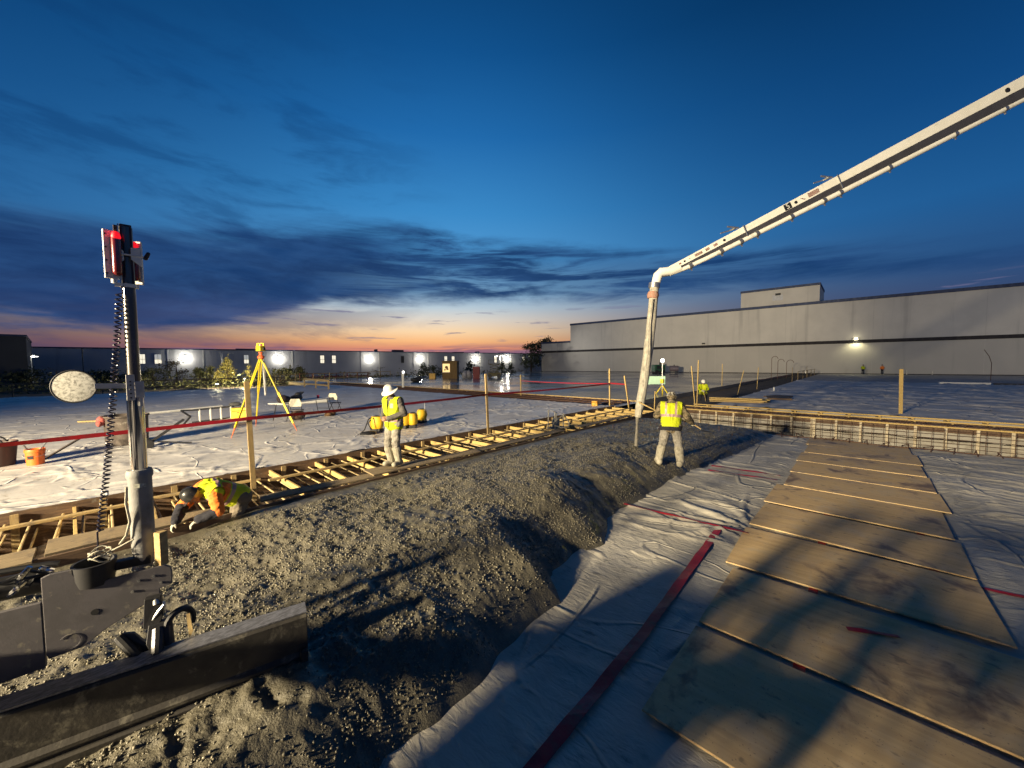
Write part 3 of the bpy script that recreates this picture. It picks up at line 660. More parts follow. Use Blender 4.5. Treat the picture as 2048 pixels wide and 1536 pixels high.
m = MB().prism([mp(.66, .30, .0), mp(1.8, .18, .0), mp(1.8, .72, .0), mp(.66, .74, .0)], -PN * .03); spart(m, 'rear_plate', GREYP, bevel=.004)
m = MB().tube([mp(.66, .83, -.14), mp(2.2, .86, -.14)], .075, 18); spart(m, 'hydraulic_cylinder', DARKST, True)
m = MB().tube([mp(.62, .92, -.16), mp(.66, .93, -.16), mp(2.2, 1.0, -.16)], .02, 8)
for k in range(3):
    m.tube([mp(.60 + .04 * k, .86 + .03 * k, -.10), mp(.72, .95 - .05 * k, -.05), mp(.90, .88 + .03 * k, -.03), mp(1.3, .95 - .06 * k, -.05)], .011, 7)
spart(m, 'hydraulic_hoses', BLACK, True)
m = MB()
for s, z, s2, z2 in ((.70, .985, .76, .90), (.66, .965, .60, .93), (.72, .90, .80, .82)): m.tube([mp(s, z, -.02), mp((s + s2) / 2, (z + z2) / 2, -.015), mp(s2, z2, -.02)], [.014, .017, .012], 8)
spart(m, 'hose_fittings', CHROME, True)
# dark pot with cables
m = MB().lathe([(.085, .0), (.095, .06), (.10, .15), (.088, .15), (.08, .04), (.001, .03)], Matrix.Translation(mp(.43, .765, -.075)) @ Matrix.Diagonal((1.12, 1.12, 1, 1)), 22); pot = spart(m, 'cable_pot', BLACK, True)
m = MB().span((-.1, -.03, -.03), (.1, .03, .03)); m.v = [tuple(mp(.26 + p[0] * 1.2, .85 + p[2], -.09 + p[1])) for p in m.v]; spart(m, 'mast_foot', DARKST, bevel=.004)
m = MB()
for k in range(5):
    m.tube([mp(.40 + .055 * math.cos(a + k), .93 + .012 * k + .02 * math.sin(a * 2), -.075 + .05 * math.sin(a + k)) for a in np.linspace(0, 4.4, 14)], .005, 6)
m.tube([mp(.30, 1.0, -.08), mp(.26, 1.06, -.06), mp(.235, 1.16, -.05), mp(.245, 1.30, -.03), mp(.235, 1.42, -.02)], .008, 6)
m.tube([mp(.36, .96, -.07), mp(.30, .99, -.05), mp(.22, 1.03, -.04)], .007, 6)
spart(m, 'loose_cables', GLOVE, True)
MX = Vector((.18, 3.885, 0)); 
def mz(z): return Matrix.Translation((MX.x, MX.y, z))
m = MB().lathe([(.048, .80), (.062, .90), (.066, .95), (.066, 1.455), (.074, 1.47), (.074, 1.50), (.068, 1.52), (.05, 1.52)], mz(0), 28); sl = spart(m, 'mast_sleeve', SLEEVE, True)
m = MB()
for k, a in enumerate((.0, .14, .22, .30)):
    ang = math.atan2(-MX.y, -MX.x) + .05 + (a - .15) * 2.2
    c = MX + Vector((math.cos(ang), math.sin(ang), 0)) * .0665; t = Vector((-math.sin(ang), math.cos(ang), 0))
    m.beam(c + Vector((0, 0, 1.395)), c + Vector((0, 0, 1.425)), .013 if k else .03, .002, up=Vector((math.cos(ang), math.sin(ang), 0)))
spart(m, 'worn_sticker', mat('sticker_pale', (.62, .62, .5), (.3, .3, .25), 60, rough=.6), parent=sl)
m = MB().lathe([(.047, 1.47), (.047, 2.02), (.045, 2.10), (.001, 2.10)], mz(0), 28); spart(m, 'chrome_pole', CHROME, True)
m = MB().lathe([(.036, 2.0), (.036, 3.26), (.001, 3.26)], mz(0), 24); spart(m, 'upper_pole', mat('anodised_pole', (.16, .15, .14), (.09, .085, .08), 9, (1, 1, .3), .22, .9), True)
tow = (Vector((0, 0, 0)) - MX); tow.z = 0; tow.normalize(); lft = Vector((tow.y, -tow.x, 0))
if lft.dot(RTH) > 0: lft = -lft
def mq(l, z, n=0): return MX + lft * l + tow * n + Vector((0, 0, z))
m = MB().beam(mq(.02, 2.03, .05), mq(.02, 2.215, .05), .045, .02, up=tow)
cl = spart(m, 'clamp', STEEL, bevel=.003)
m = MB()
for z in (2.05, 2.08, 2.11, 2.14, 2.165): m.tube([mq(.02 + .006 * (int(z * 100) % 2), z, .058), mq(.02, z, .066)], .006, 6)
spart(m, 'clamp_screws', BLACK, parent=cl)
m = MB().beam(mq(-.025, 2.05, .045), mq(-.025, 2.165, .045), .05, .04, up=tow); m.beam(mq(-.03, 1.985, .05), mq(-.03, 2.06, .05), .02, .02, up=tow); spart(m, 'clamp_block', STEEL, bevel=.003)
m = MB().beam(mq(.02, 2.135, .035), mq(.195, 2.14, .035), .036, .006, up=tow); spart(m, 'disc_arm', STEEL, bevel=.002)
dc = far(148, 773, 2.74); dn = (CAM - dc).normalized(); dn = (dn + Vector((-.34, 0, 0))).normalized(); qd = dn.to_track_quat('Z', 'Y').to_matrix().to_4x4(); qd.translation = dc
DISC = mat('dusty_disc', (.74, .73, .66), (.58, .57, .50), 8, rough=.6, dirt=(.24, .235, .20), dscale=55, dlo=.42, dhi=.66)
m = MB().lathe([(.001, -.03), (.112, -.022), (.117, -.004), (.117, .004), (.106, .006), (.001, .0062)], qd, 40); dsk = spart(m, 'round_disc', DISC, True)
m = MB(); ringpts = [qd @ Vector((.114 * math.cos(a), .114 * math.sin(a), .002)) for a in np.linspace(0, 2 * PI, 41)]
m.tube(ringpts, .006, 6, cap=False); spart(m, 'disc_rim', BLACK, True, parent=dsk)
# receivers
RLENS = mat('red_lens', (.20, .006, .008), (.10, .004, .005), 30, (1, 1, .2), .18, coat=1)
def receiver(l, zc, n, yaw, h):
    ax = (lft * math.cos(yaw) + tow * math.sin(yaw)); nx = Vector((0, 0, 1)).cross(ax)
    if nx.dot(tow) < 0: nx = -nx
    c = mq(l, zc, n)
    m = MB().beam(c - Vector((0, 0, h / 2)), c + Vector((0, 0, h / 2)), .09, .02, up=nx); r = spart(m, 'laser_receiver', WHITE, bevel=.003)
    m = MB().capsule(c + nx * .025 - ax * .014 - Vector((0, 0, h / 2 - .045)), c + nx * .025 - ax * .014 + Vector((0, 0, h / 2 - .05)), .026, .026, 16); spart(m, 'red_tube', RLENS, True, parent=r)
    m = MB().capsule(c + nx * .030 - ax * .014 + Vector((0, 0, h / 2 - .045)), c + nx * .030 - ax * .014 + Vector((0, 0, h / 2 - .028)), .0264, .022, 14); spart(m, 'lit_tip', glow('red_led', (1, .01, .02), .85), True, parent=r)
    m = MB()
    for k in range(4): m.tube([c + nx * .010 + ax * .035 + Vector((0, 0, (k - 1.5) * h * .27)), c + nx * .014 + ax * .035 + Vector((0, 0, (k - 1.5) * h * .27))], .006, 8)
    spart(m, 'screws', DARKST, parent=r)
    m = MB().tube([c - Vector((0, 0, h / 2)), c - Vector((0, 0, h / 2 + .03))], .016, 10); spart(m, 'cable_plug', WHITE, True, parent=r)
receiver(.070, 3.05, .03, .25, .33)
receiver(-.040, 3.03, -.07, -.5, .31)
m = MB().beam(mq(.0, 2.86, .0), mq(.0, 3.275, .0), .062, .062, up=tow); m.beam(mq(.047, 2.9, .0), mq(.047, 3.265, .0), .03, .02, up=tow); spart(m, 'head_post', mat('dark_maroon_post', (.055, .03, .035), (.03, .02, .022), 9, rough=.35, metal=.4), bevel=.004)
m = MB().beam(mq(.037, 2.86, .03), mq(.037, 3.27, .03), .008, .008, up=tow); spart(m, 'lit_edge_strip', STEEL)  # steel strip put in for the lit left edge of the post
m = MB().tube([mq(.05, 3.06, .055), mq(-.09, 3.055, .055)], .007, 8); m.prism([mq(.055, 3.13, .04), mq(.015, 3.08, .04), mq(.015, 3.02, .04), mq(.055, 2.97, .04)], tow * .012); m.prism([mq(-.02, 3.11, .045), mq(-.07, 3.12, .045), mq(-.075, 2.98, .045), mq(-.02, 3.03, .045)], tow * .012)
spart(m, 'bracket', WHITE, bevel=.002)
m = MB().capsule(mq(-.095, 3.05, .055), mq(-.11, 3.085, .055), .014, .012, 10); spart(m, 'clamp_lever', BLACK, True)
m = MB().lathe([(.03, 2.835), (.045, 2.835), (.045, 2.86), (.03, 2.86)], mz(0), 20); m.beam(mq(.03, 2.847, .03), mq(.07, 2.847, .03), .03, .024); spart(m, 'collar', WHITE, True)
cp = [far(238, 590, 2.70), far(237, 625, 2.70), far(226, 800, 2.70), far(213, 950, 2.70), far(200, 1065, 2.70)]
def along(u):
    ln = [(cp[k + 1] - cp[k]).length for k in range(len(cp) - 1)]; t = max(0, min(.9999, u)) * sum(ln); i = 0
    while t > ln[i]: t -= ln[i]; i += 1
    return cp[i].lerp(cp[i + 1], t / ln[i])
pts = [mq(.035, 2.835, .03), mq(.03, 2.79, .03)]; NTURN = 54
for i in range(NTURN * 10):
    u = i / (NTURN * 10); a = 2 * PI * i / 10; p = along(u); rr = .017
    pts.append(p + lft * rr * math.cos(a) + tow * rr * math.sin(a))
pts += [far(196, 1090, 2.70), mp(.42, .93, -.075)]
spart(MB().tube(pts, .0052, 6), 'coil_cord', mat('navy_cord', (.012, .012, .035), (.008, .008, .02), 20, rough=.25), True)
m = MB().box(mp(.075, .925, -.04), (.055, .055, .25), .55); spart(m, 'wood_block', PINEX, bevel=.003)
# plough beam
BA = Vector((1.06, 3.235, 0)); BD = Vector((-.972, .235, 0)).normalized()
def bp(s, n, z): return BA + BD * s + PN * n + Vector((0, 0, z - .03))
BEAM = mat('plough_dull_steel', (.055, .050, .042), (.036, .033, .03), 5, (1, 1, 1), .55, .3, bump=.002, bscale=25, dirt=(.13, .12, .095), dscale=7, dlo=.55, dhi=.66)
prof = [(-.10, .30), (.0, .30), (.012, .285), (.012, .02), (.035, -.01), (.035, -.035), (.015, -.04), (.015, -.06), (.05, -.075), (.05, -.15), (-.05, -.15), (-.08, .0), (-.10, .10)]
m = MB().prism([bp(0, n, z) for n, z in prof], BD * 3.6); bm_ = spart(m, 'plough_beam', BEAM, bevel=.004)
m = MB().prism([bp(.0, -.14, .315), bp(2.3, -.14, .315), bp(2.3, -.01, .302), bp(.0, -.01, .302)], (0, 0, .012)); spart(m, 'beam_top_flange', mat('scraped_steel', (.30, .30, .31), (.14, .14, .145), 12, (2, 6, 1), .35, .5), parent=bm_)
m = MB().box((0, 0, 0), (.05, .05, .12)); m.v = [tuple(bp(.03 + p[0], .05 + p[1], -.02 + p[2])) for p in m.v]; spart(m, 'end_bracket', BEAM, bevel=.004, parent=bm_)
# plough linkage
m = MB()
m.prism([mp(.16, .62, .03), mp(.07, .62, .03), mp(.06, .48, .05), mp(.09, .40, .06), mp(.17, .42, .05)], PN * .05)
m.prism([mp(.14, .44, .06), mp(.03, .44, .06), mp(.02, .30, .12), mp(.10, .25, .16), mp(.15, .33, .10)], PN * .05)
m.prism([mp(.28, .42, .05), mp(.22, .40, .05), mp(.10, .26, .12), mp(.16, .23, .12)], PN * .03)
m.tube([mp(.30, .40, .07), mp(.16, .24, .20)], .03, 10)
m.tube([mp(.09, .40, .10), mp(.08, .22, .26)], .036, 10)
m.tube([mp(.20, .30, .10), mp(.19, .18, .26)], .03, 10)
spart(m, 'linkage', DARKST, bevel=.005)
m = MB().tube([mp(-.02 + .07 * math.cos(a), .37 + .10 * math.sin(a), .06 + .05 * math.cos(a)) for a in np.linspace(PI * 1.15, -.35, 14)], .022, 8); m.tube([mp(.055, .40, .05), mp(.03, .27, .16)], .035, 10); spart(m, 'link_hoop', BLACK, True)
m = MB().prism([mp(-.065, .44, .09), mp(-.085, .44, .09), mp(-.105, .33, .14), mp(-.085, .29, .15), mp(-.075, .35, .13)], PN * .012); spart(m, 'pale_tab', PINEX)
m = MB().tube([mp(.10, .60, .06), mp(.095, .565, .075)], .024, 10); m.tube([mp(.06, .575, .075), mp(.055, .55, .085), mp(.085, .515, .09), mp(.115, .47, .09), mp(.125, .44, .09)], [.010, .011, .012, .010, .007], 8); m.tube([mp(.145, .53, .08), mp(.148, .45, .085)], .006, 6)
spart(m, 'hydraulic_fitting', STEEL, True)
# the machine's own carriage, out of view behind left, shaped to shade the foreground
m = MB().box((-2.7, .9, .48), (3.0, 2.6, .5)); m.box((-2.7, 2.75, 1.09), (2.9, 1.1, .38)); m.box((-1.5, 2.78, 1.55), (.3, .22, .7))
m.box((-3.0, .2, 1.3), (1.2, 1.0, 1.1))
for yy in (-.3, .25, .8, 1.35, 1.8, 2.25): m.beam((-1.15, yy, .7), (-1.15, yy, 1.95), .13, .13)
m.beam((-1.15, -.3, 1.95), (-1.15, 2.2, 1.95), .12, .16); m.beam((-1.15, -.3, 1.35), (-1.15, 2.2, 1.35), .12, .22); m.beam((-2.7, .5, 1.2), (-1.2, 1.7, 1.75), .12, .12)
for k in range(22): m.beam((-1.3, -.45 + k * .12, .55), (-1.3, -.45 + k * .12, 1.92), .055, .055)  # close bars added to half-shade the near plywood
for wx in (-3.6, -1.4):
    for wy in (-.5, 2.2): m.lathe([(.3, -.15), (.42, -.12), (.42, .12), (.3, .15)], mtx((wx, wy, .0), (PI / 2, 0, 0)), 20)
m.beam((-.8, 1.3, .95), (mp(1.7, .55, -.1)), .16, .2)
spart(m, 'shade_carriage', GREYP, bevel=.01)

# ------------------------------------------------------------------ concrete pump boom
BT, BE = far(1334, 541, 10), far(2048, 163, 10); bd = (BE - BT); BX = BT + bd * 1.2
pm = empty('concrete_pump_boom', tuple(BT), 'long cream concrete pump boom reaching in from the right with a hanging spattered hose', 'pump boom')
PIN = Matrix.Translation(-BT)
def ppart(m, name, mt, smooth=False, bevel=0, parent=None):
    o = m.build(name, mt, parent if parent is not None else pm, smooth, bevel)
    if parent is None: o.matrix_parent_inverse = PIN
    return o
bdir = bd.normalized(); bup = (Vector((0, 0, 1)) - bdir * bdir.z).normalized(); bside = bdir.cross(bup)
if bside.dot(FWH) > 0: bside = -bside                    # towards the viewer
def bq(t, u, s=0): return BT + bd * t + bup * u + bside * s
box = ppart(MB().beam(bq(0, 0), bq(1.2, 0), .15, .13, up=bup, w2=.30, h2=.30), 'boom_box', CREAM, bevel=.008)
ppart(MB().beam(bq(.02, -.10, .0), bq(1.2, -.28, .0), .14, .11, up=bup, w2=.28, h2=.26), 'gap_shade_beam', mat('boom_gap_shade', (.05, .05, .06), (.035, .035, .045), 4, rough=.6), bevel=.004)  # dark beam drawn for the shaded gap between box and pipe
pp = ppart(MB().tube([bq(.0, -.11, .05), bq(.04, -.17, .06), bq(.1, -.205, .06), bq(.46, -.31, .06), bq(1.2, -.43, .06)], [.055, .055, .058, .068, .072], 14), 'delivery_pipe', CREAM, True)
for t in (.05, .135, .19, .235, .33, .42, .465, .60, .78, .915, .975):
    u = float(np.interp(t, [.04, .1, .46, 1.2], [-.17, -.205, -.31, -.43])); m = MB(); m.tube([bq(t, u, .06), bq(t + .008, u, .06)], .082, 12); m.beam(bq(t + .004, u - .05, .06), bq(t + .004, u - .13, .06), .03, .03)
    ppart(m, 'pipe_clamp', STEEL, True, parent=pp)
def bracket(t):
    h = .085 + .075 * t; m = MB()
    m.beam(bq(t, -.24, .10), bq(t, h, .12), .03, .02, up=bside); m.beam(bq(t - .01, h, .08), bq(t - .035, h + .17, .08), .035, .03, up=bside); m.beam(bq(t - .015, h + .02, .04), bq(t - .055, h + .10, .04), .03, .02, up=bside); m.tube([bq(t - .022, h + .05, .13), bq(t - .022, h + .05, -.05)], .025, 8)
    ppart(m, 'bracket', STEEL, bevel=.003)
bracket(.215); bracket(.478)
def sticker(t, dt, du, mt, u0=0, name='label_patch', wv=None):
    h = .065 + .08 * t; s = .082 + .067 * t
    ppart(MB().prism([bq(t, u0 - du / 2, s), bq(t + dt, u0 - du / 2, s), bq(t + dt, u0 + du / 2, s), bq(t, u0 + du / 2, s)], bside * .003), name, mt, parent=None)
for t in (.075, .085, .105, .128): 
    for k in (-1, 0, 1): sticker(t, .011, .012, LABELM, k * .022)
sticker(.058, .004, .012, LABELM, 0); sticker(.030, .006, .03, LABELM, 0)
for k in (-1.6, -.5, .6, 1.7): sticker(.392, .030, .016, LABELM, k * .026)
sticker(.326, .019, .15, BLACK)
for t, rr in ((.358, .035), (.158, .03), (.034 + .012, .022), (.935, .055)):
    s = .086 + .067 * t
    ppart(MB().tube([bq(t, 0, s - .02), bq(t, 0, s + .004)], rr, 16), 'pin_boss', BLACK, True)
for a in range(3): ppart(MB().tube([bq(.372 + .003 * a, .03 - .03 * a, .112), bq(.376 + .003 * a, .01 - .02 * a, .112)], .006, 5), 'worn_marking', LABELM)
# the number 5 on its black square
tx = bpy.data.curves.new('digit', 'FONT'); tx.body = '5'; tx.size = .19; tx.extrude = .002; tx.align_x = 'CENTER'; tx.align_y = 'CENTER'
to = bpy.data.objects.new('digit', tx); COL.objects.link(to)
dg = bpy.context.evaluated_depsgraph_get(); me = bpy.data.meshes.new_from_object(to.evaluated_get(dg)); COL.objects.unlink(to); bpy.data.objects.remove(to)
me.materials.clear(); me.materials.append(WHITE)
ri = bdir if bdir.dot(RTH) > 0 else -bdir
TM = Matrix((ri, bup, bside)).transposed().to_4x4(); TM.translation = bq(.3355, 0, .110)
me.transform(TM); o = link('number_marking', me, pm); o.matrix_parent_inverse = PIN
# elbow and end hose
e0, e1, e2 = bq(.0, -.06, .02), far(1316, 551, 10), far(1309, 575, 10)
h0, h1 = far(1309, 572, 10.0), far(1276, 834, 10.2)
ppart(MB().tube([bq(.03, -.10, .04), bq(.005, -.06, .03), far(1322, 545, 10), e1, e2], [.10, .115, .125, .12, .105], 16), 'elbow', CREAM, True)
ppart(MB().tube([far(1309, 566, 10), far(1308, 576, 10)], .14, 16), 'hose_clamp', STEEL, True)
hp = []; hr = []
for i in range(15):
    u = i / 14; p = h0.lerp(h1, u) + RTH * (.05 * math.sin(u * PI)); hp.append(p); hr.append(.104 + .016 * math.sin(u * 2.6 + .3) + .004 * math.sin(i * 2.2) + (-.02 if u > .93 else 0))
hs = ppart(MB().tube(hp, hr, 18), 'end_hose', HOSEM, True)
ppart(MB().tube([far(1306.5, 584, 10), far(1306, 590, 10), far(1305, 597, 10)], [.128, .15, .132], 12), 'red_wrap', mat('faded_red_cloth', (.42, .17, .11), (.36, .27, .2), 20, rough=.9, bump=.02, bscale=12), True, parent=hs)
m = MB().tube([far(1305, 597, 9.85), far(1298, 650, 9.86), far(1296, 700, 9.86), far(1291, 740, 9.84), far(1290, 770, 9.8), far(1283, 800, 9.86), far(1281, 830, 10.1)], .018, 6)
ppart(m, 'tag_line', HOSEM, True, parent=hs)
m = MB().tube([far(1275, 832, 10.2), far(1274, 850, 10.2), far(1272, 893, 10.1)], [.055, .03, .05], 8)
tag(m.build('concrete_stream', mat('falling_concrete', (.24, .22, .18), (.15, .14, .11), 20, rough=.5, bump=.02), smooth=True), 'thin stream of concrete falling from the hanging hose', 'concrete')

# ------------------------------------------------------------------ people
def remesh(mb, name, voxel, smooth=3):
    me = mb.mesh('tmp', [bpy.data.materials[0]]); o = bpy.data.objects.new('tmp', me); COL.objects.link(o)
    r = o.modifiers.new('r', 'REMESH'); r.mode = 'VOXEL'; r.voxel_size = voxel; r.use_smooth_shade = True
    s_ = o.modifiers.new('s', 'SMOOTH'); s_.factor = .5; s_.iterations = smooth
    dg = bpy.context.evaluated_depsgraph_get(); out = bpy.data.meshes.new_from_object(o.evaluated_get(dg)); out.name = name
    COL.objects.unlink(o); bpy.data.objects.remove(o); bpy.data.meshes.remove(me); return out
def centers(me):
    c = np.empty(len(me.polygons) * 3, np.float32); me.polygons.foreach_get('center', c); return c.reshape(-1, 3)
def v3(p): return Vector(p)
def person(name, label, loc, facing, J, mats, vest=None, hat=None, belt=None, voxel=.009, fold=.013, group=None, bulk=0.0):
    """J: joints in metres, +Y is the way the person faces, +X their right, origin on the ground"""
    rz = math.atan2(facing[1], facing[0]) - PI / 2
    root = empty(name, loc, label, 'person', rz, group)
    P = {k: v3(p) for k, p in J.items() if isinstance(p, tuple)}
    hf = v3(J.get('look', (0, 1, -.3))).normalized(); hu = v3(J.get('headup', (0, .2, 1))); hu = (hu - hf * hu.dot(hf)).normalized(); hx = hf.cross(hu)
    caps = []                                            # p, q, r1, r2, material index
    hips = (P['hipR'] + P['hipL']) / 2; sh = (P['shR'] + P['shL']) / 2; lat = (P['shR'] - P['shL']).normalized()
    up = (P['neck'] - hips).normalized(); mid = hips.lerp(sh, .45); fr = up.cross(lat)
    if fr.dot(hf) < -.5: fr = -fr
    T = [(P['hipL'], P['hipR'], .125, .125, 2), (hips + up * .05 - lat * .05, hips + up * .05 + lat * .05, .125, .125, 2),
         (hips - lat * .05, mid - lat * .06, .125, .125, 1), (hips + lat * .05, mid + lat * .06, .125, .125, 1),
         (mid - lat * .06, sh - lat * .09 - up * .07, .125, .118, 1), (mid + lat * .06, sh + lat * .09 - up * .07, .125, .118, 1),
         (P['shL'] - up * .02, P['shR'] - up * .02, .075, .075, 1), (sh - up * .05, P['neck'], .08, .062, 1)]
    caps += T
    hc = P['head']; caps += [(P['neck'], hc - hu * .04, .058, .055, 0), (hc + hu * .02 - hf * .015, hc + hu * .03 + hf * .01, .093, .09, 0), (hc - hu * .02 + hf * .02, hc - hu * .085 + hf * .055, .07, .035, 0), (hc + hf * .085 - hu * .005, hc + hf * .108 - hu * .03, .011, .016, 0)]
    for s in (-1, 1): caps += [(hc + hx * .088 * s - hu * .02, hc + hx * .09 * s + hu * .015, .014, .018, 0)]
    for s, q in ((1, 'R'), (-1, 'L')):
        a, e, w = P['sh' + q], P['el' + q], P['wr' + q]
        caps += [(a, e, .066, .053, 7 if 'sleeve' in mats else 1), (e, w, .053, .036, 5 if 'forearm' in mats else 1)]
        fd = v3(J['hand' + q]).normalized() if 'hand' + q in J else (w - e).normalized()
        pn = v3(J.get('palm' + q, (-s, .2, -.4))); pn = (pn - fd * pn.dot(fd)).normalized(); sd = fd.cross(pn)
        curl = J.get('curl' + q, 1.0)
        th = sd if sd.dot(v3(J.get('thumb' + q, (0, .3, 1)))) > 0 else -sd
        for k, (o_, ln) in enumerate(((.030, .078), (.010, .086), (-.010, .080), (-.029, .064))):
            kn = w + fd * .092 + th * o_; caps.append((w + fd * .015 + th * o_ * .6, kn, .0145, .0125, 4))
            d1 = (fd * math.cos(.5 * curl) + pn * math.sin(.5 * curl)); d2 = (fd * math.cos(1.4 * curl) + pn * math.sin(1.4 * curl))
            k2 = kn + d1 * ln * .52; caps += [(kn, k2, .0112, .0102, 4), (k2, k2 + d2 * ln * .48, .0102, .0088, 4)]
        t1 = w + fd * .045 + th * .045 + pn * .012; caps += [(w + fd * .02 + th * .02, t1, .015, .013, 4), (t1, t1 + (fd * .8 + th * .2 + pn * .5).normalized() * .045, .0125, .0105, 4)]
        h_, k_, n_ = P['hip' + q], P['kn' + q], P['an' + q]; bt = k_.lerp(n_, .30)
        caps += [(h_, k_, .098, .070, 2), (k_, k_.lerp(n_, .5), .070, .060, 2), (bt, n_, .082, .060, 3)]
        td = v3(J['toe' + q]).normalized()
        caps += [(n_ - td * .05 - Vector((0, 0, .03)), n_ + td * .15 - Vector((0, 0, .045)), .05, .042, 3), (n_, n_ - td * .055 - Vector((0, 0, .045)), .05, .045, 3)]
    if bulk: caps = [(p, q, a + bulk * (1 if m_ in (1, 5, 7) else .8), b_ + bulk * (1 if m_ in (1, 5, 7) else .8), m_) if m_ in (1, 2, 3, 5, 7) else (p, q, a, b_, m_) for p, q, a, b_, m_ in caps]
    mb = MB()
    for p, q, a, b_, _ in caps: mb.capsule(p, q, a, b_)
    me = remesh(mb, name + '_body', voxel)
    C_ = centers(me).astype(np.float64); best = np.full(len(C_), 1e9); idx = np.zeros(len(C_), np.int32)
    for p, q, a, b_, mi in caps:
        p_, q_ = np.array(p), np.array(q); d = q_ - p_; L = max(d @ d, 1e-9); t = np.clip(((C_ - p_) @ d) / L, 0, 1)
        ds = np.linalg.norm(C_ - p_ - t[:, None] * d, axis=1) - (a + (b_ - a) * t); k = ds < best - 1e-4; best[k] = ds[k]; idx[k] = mi
    ms = [mats.get(k) for k in ('skin', 'shirt', 'pants', 'boots', 'gloves')] + [mats.get('forearm') or mats.get('shirt'), DARKCL, mats.get('sleeve') or mats.get('shirt')]
    for s in (-1, 1):                                    # eyes and mouth
        e_ = np.array(hc + hf * .083 + hx * .032 * s + hu * .012); idx[(np.linalg.norm(C_ - e_, axis=1) < .016)] = 6
    e_ = np.array(hc + hf * .085 - hu * .065); dd = np.abs((C_ - e_) @ np.array(hx)); idx[(np.linalg.norm(C_ - e_, axis=1) < .03) & (np.abs((C_ - e_) @ np.array(hu)) < .006)] = 6
    if belt:
        tt = (C_ - np.array(hips)) @ np.array(up); kk = np.isin(idx, (1, 2)) & (np.abs((C_ - np.array(hips)) @ np.array(lat)) < .26)
        idx[kk & (tt > belt[1]) & (tt < .2)] = 1; idx[kk & (tt > belt[0]) & (tt < belt[1])] = 6
    me.materials.clear()
    for m_ in ms: me.materials.append(m_)
    me.polygons.foreach_set('material_index', idx)
    if fold:
        n = len(me.vertices); co = np.empty(n * 3, np.float32); me.vertices.foreach_get('co', co); co = co.reshape(-1, 3); nr = np.empty(n * 3, np.float32); me.vertices.foreach_get('normal', nr); nr = nr.reshape(-1, 3)
        vm = np.zeros(n, bool)
        for pidx in (1, 2, 5, 7):
            for pl_ in np.nonzero(idx == pidx)[0]: vm[list(me.polygons[pl_].vertices)] = True
        f = (fbm(co[:, 0] * 9 + co[:, 2] * 14, co[:, 1] * 9 + co[:, 2] * 6, 5, 3) - .5) * 2 * fold
        co = co + nr * (f * vm)[:, None]; me.vertices.foreach_set('co', co.ravel())
    me.update(); me.validate(); body = link('body', me, root)
    if vest:
        mb = MB()
        for p, q, a, b_, _ in T[2:7]: mb.capsule(p, q, a + .020 + bulk, b_ + .020 + bulk)
        hem = vest.get('hem', .02)
        mb.capsule(hips + up * hem - lat * .055, hips + up * hem + lat * .055, .142 + bulk, .142 + bulk)
        vm_ = remesh(mb, 'vest', voxel * .9)
        L = (P['neck'] - hips).length; C_ = centers(vm_).astype(np.float64) - np.array(hips); t = C_ @ np.array(up); s = C_ @ np.array(lat); f = C_ @ np.array(fr)
        mi = np.zeros(len(C_), np.int32)
        band = vest.get('bands', ())
        for b0, b1 in band: mi[(t > b0) & (t < b1)] = 1
        for s0, s1 in vest.get('straps', ()): mi[(np.abs(s) > s0) & (np.abs(s) < s1) & (t > (band[0][1] if band else 0))] = 1
        if 'panel' in vest:
            a0, a1, t0, t1 = vest['panel']; mi[(s * vest.get('pside', 1) > a0) & (s * vest.get('pside', 1) < a1) & (t > t0) & (t < t1) & (mi == 0)] = 2
        dele = (t < hem - .10) | ((t > L - .03) & (np.abs(s) < .10)) | (t > L + .02) | (np.abs(s) > .205 + bulk)
        if vest.get('open'): dele |= (f > 0) & (np.abs(s) < .012 + .16 * np.clip(t - L * .55, 0, 1))
        vm_.materials.clear()
        for m_ in (vest['mat'], REFL, vest.get('mat2', ORVEST)): vm_.materials.append(m_)
        vm_.polygons.foreach_set('material_index', mi)
        n = len(vm_.vertices); co = np.empty(n * 3, np.float32); vm_.vertices.foreach_get('co', co); co = co.reshape(-1, 3); nr = np.empty(n * 3, np.float32); vm_.vertices.foreach_get('normal', nr); nr = nr.reshape(-1, 3)
        co = co + nr * ((fbm(co[:, 0] * 12, co[:, 1] * 12 + co[:, 2] * 7, 9, 3) - .5) * .022)[:, None]; vm_.vertices.foreach_set('co', co.ravel())
        bm = bmesh.new(); bm.from_mesh(vm_); bm.faces.ensure_lookup_table(); bmesh.ops.delete(bm, geom=[bm.faces[i] for i in np.nonzero(dele)[0]], context='FACES'); bm.to_mesh(vm_); bm.free()
        ov = link('vest', vm_, root); sl = ov.modifiers.new('s', 'SOLIDIFY'); sl.thickness = .006
    if hat:
        M = Matrix((hx, hf, hu)).transposed().to_4x4(); M.translation = hc + hu * .035
        mb = MB(); pr = [(.001, .125), (.05, .118), (.085, .095), (.108, .055), (.116, .0)]
        if hat[1] == 'full': pr += [(.15, -.012), (.178, -.022), (.18, -.028), (.15, -.02), (.112, -.008)]
        else: pr += [(.119, -.012), (.110, -.014)]
        mb.lathe(pr[::-1], M, 28)
        if hat[1] != 'full': mb.prism([M @ Vector(p) for p in ((-.085, .085, -.004), (-.06, .15, -.012), (0, .172, -.014), (.06, .15, -.012), (.085, .085, -.004))], hu * .006)
        for k in (-1, 0, 1): mb.tube([M @ Vector((k * .035, .10 * math.cos(a), .022 + .105 * math.sin(a) - abs(k) * .005)) for a in np.linspace(.3, PI - .3, 9)], .009, 6)
        mb.build('hard_hat', hat[0], root, True)
    return root

